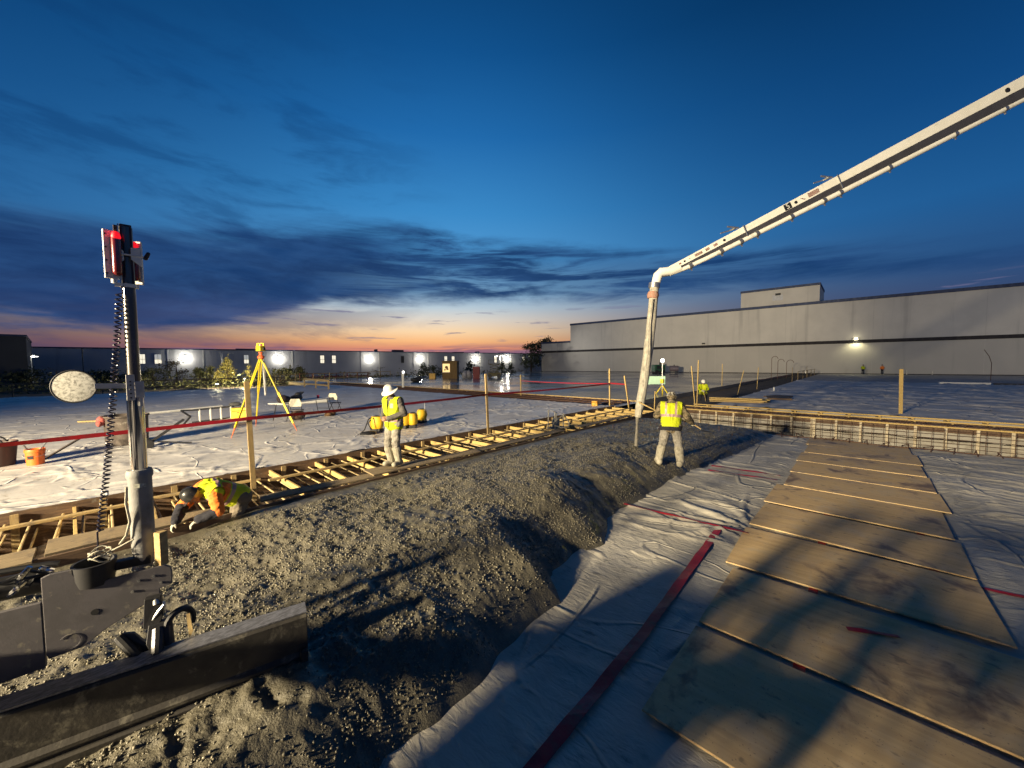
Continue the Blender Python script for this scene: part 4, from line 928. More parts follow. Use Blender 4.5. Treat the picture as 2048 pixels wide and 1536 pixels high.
J1 = dict(hipL=(-.09, 0, .93), hipR=(.09, 0, .93), knL=(-.09, .05, .50), knR=(.10, .10, .51), anL=(-.09, -.03, .11), anR=(.10, .0, .11), toeL=(-.1, 1, 0), toeR=(.25, 1, 0),
          shL=(-.19, .02, 1.43), shR=(.19, .02, 1.43), neck=(0, .035, 1.50), head=(0, .095, 1.63), look=(.05, 1, -.62), headup=(0, .5, 1),
          elL=(-.285, -.02, 1.16), elR=(.27, .0, 1.16), wrL=(-.085, .22, 1.08), wrR=(.075, .23, 1.07), handL=(.75, .55, .05), handR=(-.6, .6, -.05), palmL=(.2, -.6, -.5), palmR=(-.2, -.6, -.5), curlL=1.1, curlR=1.2)
w1 = person('person', 'standing worker in white full-brim hard hat and yellow vest, looking down at his hands', (4.30, 7.42, .078), (-.9, -.22), J1,
            dict(skin=SKIN, shirt=GREYCL, pants=TROUS, boots=BOOT, gloves=SKIN), vest=dict(mat=HIVIS, hem=-.03, bands=((.06, .11),), panel=(.07, .14, .36, .46), pside=-1, mat2=REFL, open=True), hat=(HATW, 'full'), bulk=.018)
J2 = dict(hipL=(-.10, 0, .88), hipR=(.10, 0, .88), knL=(-.18, .06, .47), knR=(.17, .05, .47), anL=(-.26, -.04, .07), anR=(.22, -.06, .07), toeL=(-.35, 1, 0), toeR=(.3, 1, 0),
          shL=(-.20, .10, 1.38), shR=(.20, .10, 1.38), neck=(0, .135, 1.45), head=(0, .20, 1.56), look=(.05, 1, -.55), headup=(0, .5, 1),
          elL=(-.33, .16, 1.12), elR=(.34, .12, 1.13), wrL=(-.22, .42, 1.10), wrR=(.45, .34, .97), handL=(.2, .8, .1), handR=(.3, .8, -.4), palmL=(.3, .2, -1), palmR=(-.3, .2, -1), curlL=1.2, curlR=1.2)
w2 = person('person', 'worker seen from behind in yellow vest with pink stripes, raking concrete beside the hose', (9.22, 3.30, -.13), (.93, .30), J2,
            dict(skin=CAMO, shirt=CAMO, pants=TROUS, boots=BOOT, gloves=GLOVE), vest=dict(mat=HIVIS, hem=.09, bands=((.22, .285),), straps=((.085, .135),)), hat=(mat('camouflage_hat', (.10, .085, .06), (.04, .035, .025), 16, rough=.4, dirt=(.5, .47, .38), dscale=24, dlo=.47, dhi=.53), 'cap'), bulk=.035, belt=(-.10, .02))
f2 = Vector((.93, .30, 0)).normalized(); r2v = Vector((f2.y, -f2.x, 0)); W2 = Vector((9.22, 3.30, -.13))
def w2p(r, f, z): return W2 + r2v * r + f2 * f + Vector((0, 0, z))
rk = empty('concrete_rake', tuple(w2p(.5, .5, .1)), 'long wooden-handled concrete rake held by the worker with his back turned', 'rake')
IM = Matrix.Translation(-w2p(.5, .5, .1))
o = MB().tube([w2p(-.80, .50, 1.40), w2p(-.22, .50, 1.12), w2p(.47, .43, .92), w2p(.66, .42, .80)], .017, 8).build('handle', PINEX, rk, True); o.matrix_parent_inverse = IM
o = MB().beam(w2p(.60, .36, .78), w2p(.80, .62, .72), .16, .02).build('blade', BLACK, rk, bevel=.004); o.matrix_parent_inverse = IM
J3 = dict(hipL=(-.10, .0, .82), hipR=(.10, .0, .82), knL=(-.13, .13, .43), knR=(.13, .16, .44), anL=(-.13, -.06, .09), anR=(.13, -.02, .09), toeL=(-.1, 1, 0), toeR=(.1, 1, 0),
          shL=(-.21, .36, 1.03), shR=(.20, .40, 1.05), neck=(0, .44, 1.05), head=(-.02, .57, .99), look=(.0, .6, -.9), headup=(0, 1, .6),
          elL=(-.36, .36, .77), elR=(.13, .68, .82), wrL=(-.27, .56, .70), wrR=(-.14, .80, .72), handL=(.1, .8, -.45), handR=(-.1, .5, -.8), palmL=(0, -.4, -1), palmR=(0, -.8, -.5), curlL=.8, curlR=.8)
w3 = person('person', 'worker in black hard hat and orange-yellow vest bent over the trench form edge', (1.45, 7.24, -.62), (-1, -.06), J3,
            dict(skin=SKIN, shirt=HIVIS, pants=TROUD, boots=TROUS, gloves=GLOVE, forearm=DARKCL, sleeve=ORVEST), vest=dict(mat=HIVIS, hem=.04, bands=((.16, .215), (.40, .45)), panel=(.11, .3, .235, .37), pside=-1), hat=(HATB, 'cap'), bulk=.03)
J4 = dict(hipL=(-.10, -.10, .46), hipR=(.10, -.10, .46), knL=(-.16, .30, .52), knR=(.15, .28, .50), anL=(-.14, .22, .10), anR=(.13, .16, .10), toeL=(-.2, 1, 0), toeR=(.2, 1, 0),
          shL=(-.19, .10, .95), shR=(.19, .10, .95), neck=(0, .13, 1.01), head=(0, .18, 1.13), look=(0, 1, -.45), headup=(0, .4, 1), elL=(-.27, .28, .72), elR=(.27, .28, .74), wrL=(-.10, .47, .64), wrR=(.12, .46, .66))
w4 = person('person', 'squatting worker in white hard hat and bright yellow clothes beside two tall stakes', (24.4, 6.9, .0), (-.9, -.35), J4,
            dict(skin=SKIN, shirt=HIVIS, pants=mat('hi_vis_trousers', (.72, .78, .02), (.05, .05, .02), 4, rough=.8), boots=DARKCL, gloves=GLOVE), vest=dict(mat=HIVIS, hem=.02), hat=(HATW, 'cap'), voxel=.013)
tag(MB().tube([(24.0, 6.75, .72), (23.75, 6.55, .05)], .02, 6).build('hand_tool', PINEX), 'short wooden tool shaft in the hands of the squatting worker', 'tool')
JS = dict(hipL=(-.09, 0, .92), hipR=(.09, 0, .92), knL=(-.10, .03, .50), knR=(.10, .03, .50), anL=(-.10, 0, .09), anR=(.10, 0, .09), toeL=(-.1, 1, 0), toeR=(.1, 1, 0), shL=(-.19, 0, 1.42), shR=(.19, 0, 1.42), neck=(0, .02, 1.50), head=(0, .05, 1.63), look=(0, 1, -.2),
          elL=(-.27, .0, 1.14), elR=(.27, .0, 1.14), wrL=(-.20, .18, .98), wrR=(.20, .18, .98))
person('person', 'distant worker in pale yellow jacket by the warehouse wall under the wall lamp', (93.2, -.35, 0), (1, -.3), JS, dict(skin=SKIN, shirt=HIVIS, pants=DARKCL, boots=DARKCL, gloves=DARKCL), voxel=.03, fold=0, hat=(HATB, 'cap'), group='distant workers by the warehouse wall')
person('person', 'distant worker in orange jacket by the warehouse wall under the wall lamp', (93.2, -2.85, 0), (1, .4), JS, dict(skin=SKIN, shirt=ORVEST, pants=DARKCL, boots=DARKCL, gloves=DARKCL), voxel=.03, fold=0, hat=(HATB, 'cap'), group='distant workers by the warehouse wall')

# ------------------------------------------------------------------ stakes and caution tape
def stake(name, base, top, label, w=.09, d=.04, m=POSTM, rz=0):
    base, top = Vector(base), Vector(top); q = MB().beam(base - Vector((0, 0, .4)), top, w, d, up=(math.sin(rz), math.cos(rz), 0))
    return tag(q.build(name, m, bevel=.004), label, 'stake', 'timber stakes round the pour')
stake('timber_stake', (2.0, 8.78, 0), (1.96, 8.80, 1.97), 'tall timber stake with red tape in front of the yellow tripod')
stake('timber_stake', (9.06, 9.42, 0), (8.98, 9.45, 1.95), 'timber stake with red tape standing right of the man in white hat')
stake('timber_stake', (21.06, 18.4, 0), (21.04, 18.42, 1.5), 'far pale stake rising from the dowel strip before the wet slab', m=PINE)
stake('timber_stake', (18.48, 9.83, 0), (18.46, 9.86, 2.0), 'upright pale stake left of the hanging hose, tied with red tape', m=PINE)
stake('timber_stake', (19.2, 9.05, 0), (19.0, 9.27, 1.62), 'leaning pale stake just left of the hanging hose', m=PINE)
stake('timber_stake', (22.4, 6.62, 0), (22.4, 6.58, 2.42), 'taller of the crossed pair of stakes beside the squatting worker', m=PINE)
stake('timber_stake', (22.5, 6.72, 0), (22.75, 7.05, 2.1), 'shorter of the crossed pair of stakes beside the squatting worker', m=PINE)
stake('timber_stake', (43.2, 10.4, 0), (43.2, 10.4, 2.15), 'stake at the edge of the wet slab just right of the squatting worker', w=.11, m=PINE)
stake('timber_stake', (34.7, 7.25, -.1), (34.9, 6.85, 1.65), 'strongly leaning stake in the far trench behind the lumber pile', w=.10, m=PINE)
stake('timber_stake', (43.2, 7.34, 0), (43.2, 7.26, 1.8), 'upright stake in the far trench right of the leaning one', w=.11, m=PINE)
stake('timber_stake', (23.5, -1.36, 0), (23.48, -1.31, 1.95), 'lone broad stake behind the bulkhead in front of the far right slab', w=.13, m=PINE, rz=PI / 2 - .5)
stake('timber_stake', (20.4, 8.2, -.2), (20.5, 8.2, .75), 'short stake half hidden right behind the hanging hose', m=PINE)
for x, y, h, lb in ((62, 6.6, 1.6, 'small far stake at the far end of the trench, nearer of two'), (78, 6.4, 1.7, 'small far stake at the far end of the trench, farther of two')):
    stake('timber_stake', (x, y, -.2), (x, y, h), lb, w=.12)
def ribbon(name, pts, label, h=.065, sag=.03, m=RED):
    q = MB(); vs = []; P = []
    for a, b_ in zip(pts, pts[1:]):
        a, b_ = Vector(a), Vector(b_); k = 24
        for i in range(k): u = i / k; P.append(a.lerp(b_, u) - Vector((0, 0, 4 * sag * u * (1 - u))))
    P.append(Vector(pts[-1]))
    for i, p in enumerate(P):
        tw = .25 * math.sin(i * .37) + .15 * math.sin(i * .91); off = Vector((0, math.sin(tw), math.cos(tw))) * h / 2; vs += [p - off, p + off]
    n = len(P); q.add(vs + [v + Vector((0, .003, 0)) for v in vs], [(2 * i, 2 * i + 1, 2 * i + 3, 2 * i + 2) for i in range(n - 1)] + [(2 * n + 2 * i + 2, 2 * n + 2 * i + 3, 2 * n + 2 * i + 1, 2 * n + 2 * i) for i in range(n - 1)])
    return tag(q.build(name, m, smooth=True), label, 'caution tape', 'red caution tape')
TAPEC = mat('caution_tape', (.34, .010, .018), (.24, .008, .014), 9, rough=.35)
ribbon('caution_tape', [(-3.9, 8.65, 1.22), (1.98, 8.755, 1.25), (9.02, 9.42, 1.235), (18.47, 9.82, 1.2)], 'long red caution tape strung between the stakes along the trench', m=TAPEC)
ribbon('caution_tape', [(18.47, 9.88, 1.2), (21.05, 18.38, 1.05)], 'far red caution tape from the hose stake back to the dowel strip', .05, .05, m=TAPEC)
ribbon('caution_tape', [(18.5, 9.82, 1.22), (19.05, 9.2, 1.15), (19.3, 9.1, .1)], 'red caution tape hanging down the leaning stake by the hose', .07, .0, m=TAPEC)
ribbon('caution_tape', [(34.78, 7.05, .66), (43.2, 7.2, .62), (62, 6.6, .6)], 'distant red tape between the stakes of the far trench', .06, .02, m=TAPEC)

# ------------------------------------------------------------------ things on the left slab
# tripod laser
tp = empty('tripod_laser', (3.85, 15.3, 0), 'yellow survey tripod with a rotating laser level, standing on the white sheet', 'tripod')
IV = Matrix.Translation((-3.85, -15.3, 0)); ap = Vector((3.84, 15.25, 2.58))
def tpart(m, name, mt, smooth=False, bevel=0, parent=None):
    o = m.build(name, mt, parent or tp, smooth, bevel)
    if parent is None: o.matrix_parent_inverse = IV
    return o
for fx, fy in ((2.76, 14.5), (4.62, 14.43), (3.95, 16.7)):
    f = Vector((fx, fy, .02)); d = (f - ap).normalized(); sd = d.cross(Vector((0, 0, 1))).normalized()
    m = MB()
    for k in (-1, 1): m.beam(ap + sd * .035 * k + d * .08, ap + sd * .022 * k + d * 1.45, .022, .03, up=sd)
    m.beam(ap + d * 1.40, ap + d * 2.55, .06, .035, up=sd); lg = tpart(m, 'leg', YEL2, bevel=.003)
    tpart(MB().beam(ap + d * 1.34, ap + d * 1.50, .085, .05, up=sd), 'leg_clamp', YELLOW, bevel=.004, parent=lg)
    tpart(MB().tube([ap + d * 2.50, f + d * .02], [.028, .008], 8), 'foot', mat('orange_foot', (.7, .16, .05), (.5, .12, .04), 20, rough=.6), parent=lg)
tpart(MB().lathe([(.05, -.08), (.10, -.05), (.11, .02), (.06, .05), (.05, .12), (.07, .13), (.07, .16), (.04, .17)], Matrix.Translation(ap)), 'tripod_head', mat('orange_red_head', (.75, .14, .04), (.6, .11, .04), 20, rough=.5), True)
tpart(MB().tube([ap + Vector((.06, -.02, -.1)), (3.93, 15.22, 1.25)], .038, 12), 'centre_pole', WHITE, True)
m = MB().box(ap + Vector((0, 0, .29)), (.20, .20, .18), .4); m.box(ap + Vector((-.07, .06, .40)), (.05, .05, .12), .4); m.box(ap + Vector((.08, -.04, .40)), (.04, .05, .12), .4); m.beam(ap + Vector((-.09, .07, .46)), ap + Vector((.10, -.06, .47)), .05, .03)
lz = tpart(m, 'laser_level', YEL2, bevel=.012)
tpart(MB().lathe([(.05, .38), (.055, .44), (.03, .45)], Matrix.Translation(ap)), 'laser_window', mat('pink_lens', (.8, .3, .3), (.7, .25, .25), 20, rough=.2), True, parent=lz)
tpart(MB().tube([ap + Vector((.07, -.10, .28)), ap + Vector((.085, -.115, .28))], .06, 14), 'dial', BLACK, True, parent=lz)
def pot(name, x, y, prof, mt, label, cat, n=24, z=.02):
    o = MB().lathe(prof, Matrix(), n).build(name, mt, None, True); o.location = (x, y, z); return tag(o, label, cat)
DRUM = mat('dirty_drum', (.10, .08, .065), (.05, .04, .035), 5, rough=.7, dirt=(.2, .18, .15), dscale=6, dlo=.58)
tub = pot('mixing_tub', .52, 15.75, [(.40, .0), (.45, .02), (.47, .80), (.50, .82), (.50, .86), (.47, .86), (.45, .78), (.40, .06), (.01, .05)], DRUM, 'big round grey mixing tub on the sheet behind the screed mast', 'tub')
m = MB().ball((.02, 15.62, .76), (.10, .08, .14)); m.ball((-.02, 15.60, .70), (.07, .09, .10)); tag(m.build('work_gloves', mat('pink_red_cloth', (.6, .12, .10), (.08, .05, .05), 7, rough=.9, bump=.02, bscale=14), None, True), 'red and dark work gloves hanging over the rim of the mixing tub', 'gloves')
bk = pot('bucket', -1.05, 14.05, [(.125, .0), (.135, .01), (.150, .30), (.162, .30), (.165, .33), (.158, .37), (.150, .37), (.145, .30), (.125, .03), (.001, .03)], ORANGE, 'orange plastic bucket with tools on the white sheet', 'bucket')
MB().tube([(.16 * math.cos(a), .17 * math.sin(a), .33 - .10 * math.sin(a * 1) * 0 - .12 * abs(math.cos(a * .5 + .8))) for a in np.linspace(-1.5, 1.6, 12)], .005, 6).build('handle', STEEL, bk)
MB().prism([(-.135 * .8, -.125, .15), (-.02, -.148, .15), (-.02, -.15, .23), (-.135 * .8, -.13, .23)], (0, .004, 0)).build('logo_patch', BLACK, bk)
m = MB().beam((-1.02, 14.1, .25), (-.86, 14.2, .56), .05, .02); m.beam((-1.1, 14.05, .25), (-1.2, 13.98, .50), .03, .03); tag(m.build('hand_trowels', STEEL), 'trowel handles sticking out of the orange bucket', 'tools')
bn = pot('waste_bin', -1.62, 14.52, [(.24, .0), (.25, .01), (.30, .52), (.315, .54), (.30, .56), (.285, .52), (.22, .05), (.001, .05)], mat('dark_brown_bin', (.06, .03, .025), (.035, .02, .018), 8, (1, 1, .2), .5), 'dark brown plastic bin with handles beside the orange bucket', 'bin')
for k in (0, 1): MB().tube([(.10 * math.cos(a) * 1, .0 + .27 * (1 if k else -1) * .9, .53 + .11 * math.sin(a)) for a in np.linspace(0, PI, 9)], .018, 8).build('handle', BLACK, bn)
tag(MB().beam((-1.0, 14.2, .05), (-.35, 14.9, .44), .05, .03).build('loose_stick', DRUM), None, None)
COL.objects['loose_stick']['label'] = 'grey stick leaning over the orange bucket'; COL.objects['loose_stick']['category'] = 'stick'
# folded hand truck
ht = empty('hand_truck', (1.15, 14.5, 0), 'black folded hand truck lying on the sheet right of the chrome mast', 'hand truck')
m = MB()
for k in (-.1, .1): m.beam((-.35, k, .08), (.50, k * .8 - .05, .74), .04, .04)
for u in (.15, .4, .65, .9): m.beam((-.35 + .85 * u, -.1, .08 + .66 * u), (-.35 + .85 * u, .1, .08 + .66 * u), .03, .03)
m.build('frame', BLACK, ht); 
for k in (-.18, .18): MB().lathe([(.05, -.03), (.13, -.03), (.14, 0), (.13, .03), (.05, .03)], mtx((-.30, k, .14), (PI / 2, 0, 0)), 16).build('wheel', BLACK, ht, True)
MB().beam((-.1, -.2, .20), (.62, -.28, .06), .05, .03).build('kick_stand', BLACK, ht); MB().box((-.40, 0, .06), (.25, .35, .02)).build('toe_plate', DARKST, ht)
# ladder on its side
ld = empty('step_ladder', (3.0, 19.6, .02), 'aluminium step ladder lying on its side on the white sheet left of the yellow case', 'ladder', rz=.28)
for z in (.03, .52): MB().beam((-.55, 0, z), (1.0, .06, z), .05, .07).build('rail', mat('aluminium_grey', (.10, .105, .11), (.06, .06, .07), 9, rough=.5, metal=.4), ld)
for k in range(4): MB().beam((-.30 + k * .38, 0, .03), (-.30 + k * .38, .01, .52), .08, .03).build('step', WHITE, ld)
m = MB(); m.beam((-.55, .0, .52), (-.95, -.1, .56), .04, .06); m.beam((-.9, -.12, .0), (-.62, -.02, .28), .04, .06); m.beam((-.62, -.02, .28), (-.95, -.1, .56), .04, .06); m.build('rear_frame', MATS['aluminium_grey'], ld)
def case(name, loc, size, mt, label, cat='case', rz=0):
    r = empty(name, loc, label, cat, rz)
    MB().box((0, 0, size[2] * .36), (size[0], size[1], size[2] * .72)).build('body', mt, r, bevel=.02); MB().box((0, 0, size[2] * .865), (size[0] * 1.02, size[1] * 1.02, size[2] * .25)).build('lid', mt, r, bevel=.02)
    MB().tube([(-.08, -size[1] / 2, size[2] * .62), (-.08, -size[1] / 2 - .035, size[2] * .62), (.08, -size[1] / 2 - .035, size[2] * .62), (.08, -size[1] / 2, size[2] * .62)], .012, 6).build('handle', BLACK, r); return r
case('tool_case', (4.05, 19.35, .02), (.62, .34, .50), YELLOW, 'yellow tool case on the sheet behind the left tripod leg', rz=-.5)
case('tool_case', (17.9, 10.4, .02), (.5, .3, .28), mat('amber_plastic', (.75, .36, .02), (.6, .28, .02), 6, rough=.5), 'small amber case left of the hanging hose', rz=.4)
# folding table with things on it
tv = (Vector((7.45, 18.95, 0)) - Vector((4.85, 17.35, 0))); tl = tv.length; trz = math.atan2(tv.y, tv.x)
tb = empty('folding_table', (6.1, 18.1, 0), 'long white folding table with black bags on it behind the tripod', 'table', trz)
MB().box((0, 0, .74), (tl, .75, .04)).build('table_top', WHITE, tb, bevel=.01)
for k in (-1, 1):
    for j in (-1, 1): MB().tube([(k * tl * .38, j * .30, .73), (k * tl * .44, j * .32, .02)], .016, 6).build('leg', DARKST, tb)
    MB().tube([(k * tl * .42, -.31, .25), (k * tl * .42, .31, .25)], .012, 6).build('leg_brace', DARKST, tb)
TM = Matrix.Translation((6.1, 18.1, 0)) @ Matrix.Rotation(trz, 4, 'Z')
def ontab(m, name, mt, label, cat, smooth=True):
    m.v = [tuple(TM @ Vector(p)) for p in m.v]; return tag(m.build(name, mt, None, smooth), label, cat)
m = MB().ball((-1.15, .0, .90), (.26, .2, .17)); m.ball((-.95, .05, .88), (.2, .2, .14)); ontab(m, 'duffel_bag', mat('black_bag', (.035, .022, .022), (.02, .015, .016), 9, rough=.7, bump=.02, bscale=8), 'black duffel bag at the left end of the folding table', 'bag')
m = MB().ball((-.35, .05, .88), (.30, .2, .14)); m.ball((-.18, .1, .97), (.16, .14, .15)); ontab(m, 'backpack', BLACK, 'slumped black backpack in the middle of the folding table', 'bag')
m = MB().beam((-.2, .3, .78), (.25, .25, 1.1), .22, .03); ontab(m, 'dark_clipboard', BLACK, 'dark flat case leaning up at the back of the folding table', 'case', False)
ontab(MB().lathe([(.05, .76), (.06, .9), (.001, .9)], Matrix.Translation((.95, 0, 0)), 16), 'cup', mat('pink_red_cup', (.75, .04, .10), (.6, .03, .08), 9, rough=.4), 'pink-red cup on the right half of the folding table', 'cup')
def chair(loc, rz, label, tilt=0):
    r = empty('folding_chair', loc, label, 'chair', rz); r.rotation_euler = (tilt, 0, rz)
    for k in (-.2, .2):
        MB().tube([(k, .22, .0), (k, -.10, .48), (k, -.22, .88)], .013, 6).build('front_leg', DARKST, r); MB().tube([(k, -.25, 0), (k, .12, .46)], .013, 6).build('rear_leg', DARKST, r)
    MB().box((0, .02, .45), (.40, .38, .03)).build('seat', GREYP, r, bevel=.01)
    MB().prism([(-.21, -.19, .60), (.21, -.19, .60), (.23, -.205, .76), (.16, -.22, .92), (-.16, -.22, .92), (-.23, -.205, .76)], (0, .02, 0)).build('backrest', mat('cream_chair_back', (.62, .60, .48), (.5, .48, .38), 9, rough=.5), r, bevel=.006); return r
chair((7.75, 18.75, .02), -.93, 'white-backed folding chair at the right end of the folding table')
chair((5.45, 16.9, .02), -.6, 'white-backed folding chair pushed askew in front of the folding table')
o = MB().ball((5.6, 17.3, .2), (.3, .22, .2)).build('canvas_bag', mat('brown_canvas', (.10, .06, .04), (.05, .035, .03), 7, rough=.9, bump=.02, bscale=9), None, True); tag(o, 'dark brown canvas bag on the sheet under the folding table', 'bag')
m = MB().ball((6.85, 17.35, .10), (.16, .12, .1)); m.ball((7.1, 17.5, .12), (.14, .14, .12)); m.ball((6.98, 17.42, .16), (.2, .1, .1)); tag(m.build('rope_coil', mat('brown_rope', (.20, .11, .05), (.10, .06, .03), 12, rough=.9, bump=.02, bscale=20), None, True), 'heap of brown rope on the sheet in front of the folding table', 'rope')
# tubes and boards lying about
tag(MB().tube([(.9, 24.6, .06), (4.6, 26.0, .07)], .055, 10).build('white_pipe', WHITE, None, True), 'long white pipe lying on the sheet behind the step ladder', 'pipe')
tag(MB().tube([(6.8, 24.5, .08), (9.6, 24.4, .1)], .11, 10).build('rolled_sheet', WHITE, None, True), 'white roll of plastic lying behind the tripod', 'roll')
tag(MB().beam((-.6, 23.4, .06), (.6, 22.6, .06), .1, .05).build('pale_board', PINEX), 'pale board lying on the sheet left of the coiled cord', 'board')
m = MB().ball((5.2, 26.0, .12), (.3, .2, .13)); tag(m.build('dark_sack', mat('grey_sack', (.13, .13, .12), (.08, .08, .08), 5, rough=.9), None, True), 'small grey sack lying on the sheet left of the tripod', 'sack')
# backpack sprayers
def sprayer(x, y, rz, label, wand=False):
    r = empty('backpack_sprayer', (x, y, .02), label, 'sprayer', rz, 'yellow backpack sprayers')
    MB().lathe([(.14, .10), (.17, .13), (.185, .26), (.18, .40), (.14, .47), (.001, .48)], Matrix.Diagonal((1.25, .95, 1.1, 1)), 24).build('tank', YELLOW, r, True)
    MB().lathe([(.09, .46), (.10, .53), (.05, .55), (.001, .55)], Matrix(), 18).build('cap', BLACK, r, True); MB().box((0, 0, .05), (.36, .24, .12)).build('base', BLACK, r, bevel=.02)
    MB().tube([(.12, .13, .44), (.16, .25, .3), (.12, .14, .10)], .018, 6).build('strap', BLACK, r); MB().tube([(.20, -.05, .12), (.23, -.10, .30), (.2, -.06, .42)], .012, 6).build('pump_lever', BLACK, r)
    if wand: MB().tube([(.0, -.14, .02), (-.02, -.16, .55), (.01, -.14, .85)], .010, 6).build('wand', STEEL, r)
    return r
sprayer(6.32, 12.02, 2.1, 'yellow backpack sprayer with upright wand left of the man in white hat', True)
sprayer(*at(811, 857)[:2], .5, 'yellow sprayer just right of the standing man, nearest of the three together', False)
sprayer(*at(826, 856)[:2], .9, 'yellow sprayer in the middle of the three together', False)
sprayer(*at(844, 846)[:2], .4, 'yellow sprayer at the right of the three together, with a wand', True)
m = MB(); m.tube([(5.62, 11.8, .06), (5.75, 11.75, .18), (5.95, 11.85, .5), (6.1, 11.95, .52)], .02, 6); m.ball((5.85, 11.7, .07), (.28, .16, .07)); tag(m.build('shoulder_harness', BLACK, None, True), 'black harness straps spread on the sheet beside the left sprayer', 'harness')
# small pump on the form
vp = empty('concrete_vibrator', (10.9, 7.9, 0), 'concrete-spattered small engine vibrator standing on the trench boards', 'vibrator')
MB().lathe([(.10, .05), (.14, .1), (.14, .3), (.10, .36), (.001, .36)], Matrix(), 16).build('engine', HOSEM, vp, True)
MB().tube([(-.25, -.15, 0), (-.25, -.15, .62), (-.22, .15, .66), (-.25, .15, 0)], .02, 8).build('frame', HOSEM, vp, True); MB().tube([(.25, -.15, 0), (.25, -.15, .5), (.25, .15, .5), (.25, .15, 0)], .02, 8).build('frame', HOSEM, vp, True)
MB().tube([(.1, 0, .3), (.35, -.1, .45), (.55, -.2, .15), (.3, -.35, .06), (-.1, -.3, .05), (-.4, -.15, .2), (-.15, -.2, .35)], .025, 8).build('flexible_shaft', HOSEM, vp, True); MB().box((0, 0, .02), (.6, .36, .04)).build('skid', HOSEM, vp)

# ------------------------------------------------------------------ things round the far trench and wet slab
lp = empty('lumber_stack', (25, 5, 0), 'stack of yellow timber boards on the far side of the bulkhead', 'lumber')
for k in range(9):
    a = at(1423 + k * 3, 802 - k * 1.1, .05 + .0 * k); b_ = at(1535 + (k % 3) * 3, 806 - k * 1.3, .05)
    z = .05 + .09 * (k // 4); q = MB().beam((24.3 + .45 * (k % 4), 6.5, z), (24.9 + .45 * (k % 4) + random.uniform(-.2, .2), 3.75 + random.uniform(-.25, .25), z), .38, .06).build('board', PINE if k > 3 else PINEX, lp); q.matrix_parent_inverse = Matrix.Translation((-25, -5, 0))
q = MB(); q.box((28.6, 3.7, .06), (1.8, 1.2, .1), .2); q.box((30, 3.9, .05), (1.6, 1.0, .08), -.3); tag(q.build('dark_boards', FORMB), 'dark boards lying on the sheet behind the yellow lumber stack', 'boards')
tag(MB().lathe([(.16, 0), (.16, .04), (.06, .06), (.06, .34), (.04, .36), (.001, .36)], Matrix.Translation((35.5, 4.9, 0)), 14).build('white_pipe_stub', WHITE, None, True), 'short white pipe stub with flange on the far right sheet', 'pipe stub')
ls = empty('light_stand', (28.15, 10.75, 0), 'work light stand with a lit lamp on a yellow base on the wet slab', 'work light')
for a in (.3, 2.4, 4.5): MB().beam((.5 * math.cos(a), .5 * math.sin(a), .0), (.03 * math.cos(a), .03 * math.sin(a), .62), .09, .04).build('leg', YEL2, ls)
MB().tube([(0, 0, .4), (0, 0, 2.38)], .04, 10).build('pole', STEEL, ls, True); MB().box((0, 0, .95), (.28, .22, .30)).build('control_box', YEL2, ls, bevel=.02)
lh = MB().lathe([(.04, 2.36), (.10, 2.40), (.10, 2.46), (.03, 2.50)], Matrix(), 14).build('lamp_head', STEEL, ls, True); MB().ball((.0, 0, 2.46), .13).build('lamp_bulb', glow('lamp_glow', (1, .95, .8), 14), lh, True)
bulb('stand_lamp', (28.15, 10.75, 2.8), 22)
sh = empty('work_trestle', (28.7, 11.7, 0), 'pale green panel on metal trestle legs beside the work light stand', 'trestle', rz=-.75)
MB().box((0, 0, .97), (2.0, .05, .62)).build('panel', mat('mint_green_panel', (.42, .62, .46), (.36, .55, .40), 4, rough=.5), sh, bevel=.01)
for k in (-.7, .7):
    for j in (-.35, .35): MB().tube([(k, 0, .75), (k + j * .4, j, 0)], .025, 8).build('leg', STEEL, sh)
gm = empty('green_generator', (84, 33, 0), 'dark green generator in front of the pale warehouse wall, left of the lamp stand', 'generator', rz=-.6)
MB().box((0, 0, 1.2), (2.6, 1.5, 1.5)).build('housing', mat('dark_green_paint', (.02, .10, .05), (.015, .07, .035), 4, rough=.5), gm, bevel=.12); MB().lathe([(.2, 0), (.2, .5), (.001, .5)], Matrix.Translation((.6, .2, 1.95)), 12).build('exhaust', BLACK, gm); MB().box((-.3, -.78, 1.35), (1.1, .06, .7)).build('grille', BLACK, gm)
for k in (-.8, .8): MB().lathe([(.2, -.8), (.42, -.8), (.42, .8), (.2, .8)], mtx((k, 0, .42), (PI / 2, 0, 0)), 16).build('wheel', BLACK, gm)
gm2 = empty('shadow_silhouette', (85.5, 30.1, 0), 'added purple-grey heater right of the green generator by the wall', 'silhouette')  # solid shape added where the generator's shadow lies on the wall
MB().lathe([(.55, -.9), (.62, -.8), (.62, .8), (.55, .9)], mtx((0, 0, 1.1), (PI / 2, 0, .3)), 18).build('drum', mat('shadow_purple_grey', (.16, .13, .16), (.12, .1, .12), 4, rough=.6), gm2, True); MB().box((0, 0, .3), (.9, 1.5, .25)).build('silhouette_base', BLACK, gm2); MB().lathe([(.1, 1.6), (.12, 1.9), (.001, 1.95)], Matrix(), 10).build('silhouette_top', BLACK, gm2)
def bent_pipe(x, y, h, r, label, d=1):
    pts = [(x, y, -.1), (x, y, h - r)] + [(x, y + d * (r - r * math.cos(a)), h - r + r * math.sin(a)) for a in np.linspace(.2, PI, 9)]
    tag(MB().tube(pts, .028, 6).build('bent_conduit', RUST), label, 'conduit', 'bent conduits at the far end of the trench')
bent_pipe(62, 8.9, 3.1, .35, 'hooped conduit standing at the far trench, leftmost of three', -1)
bent_pipe(62, 8.2, 2.7, .35, 'hooped conduit standing at the far trench, middle of three', -1)
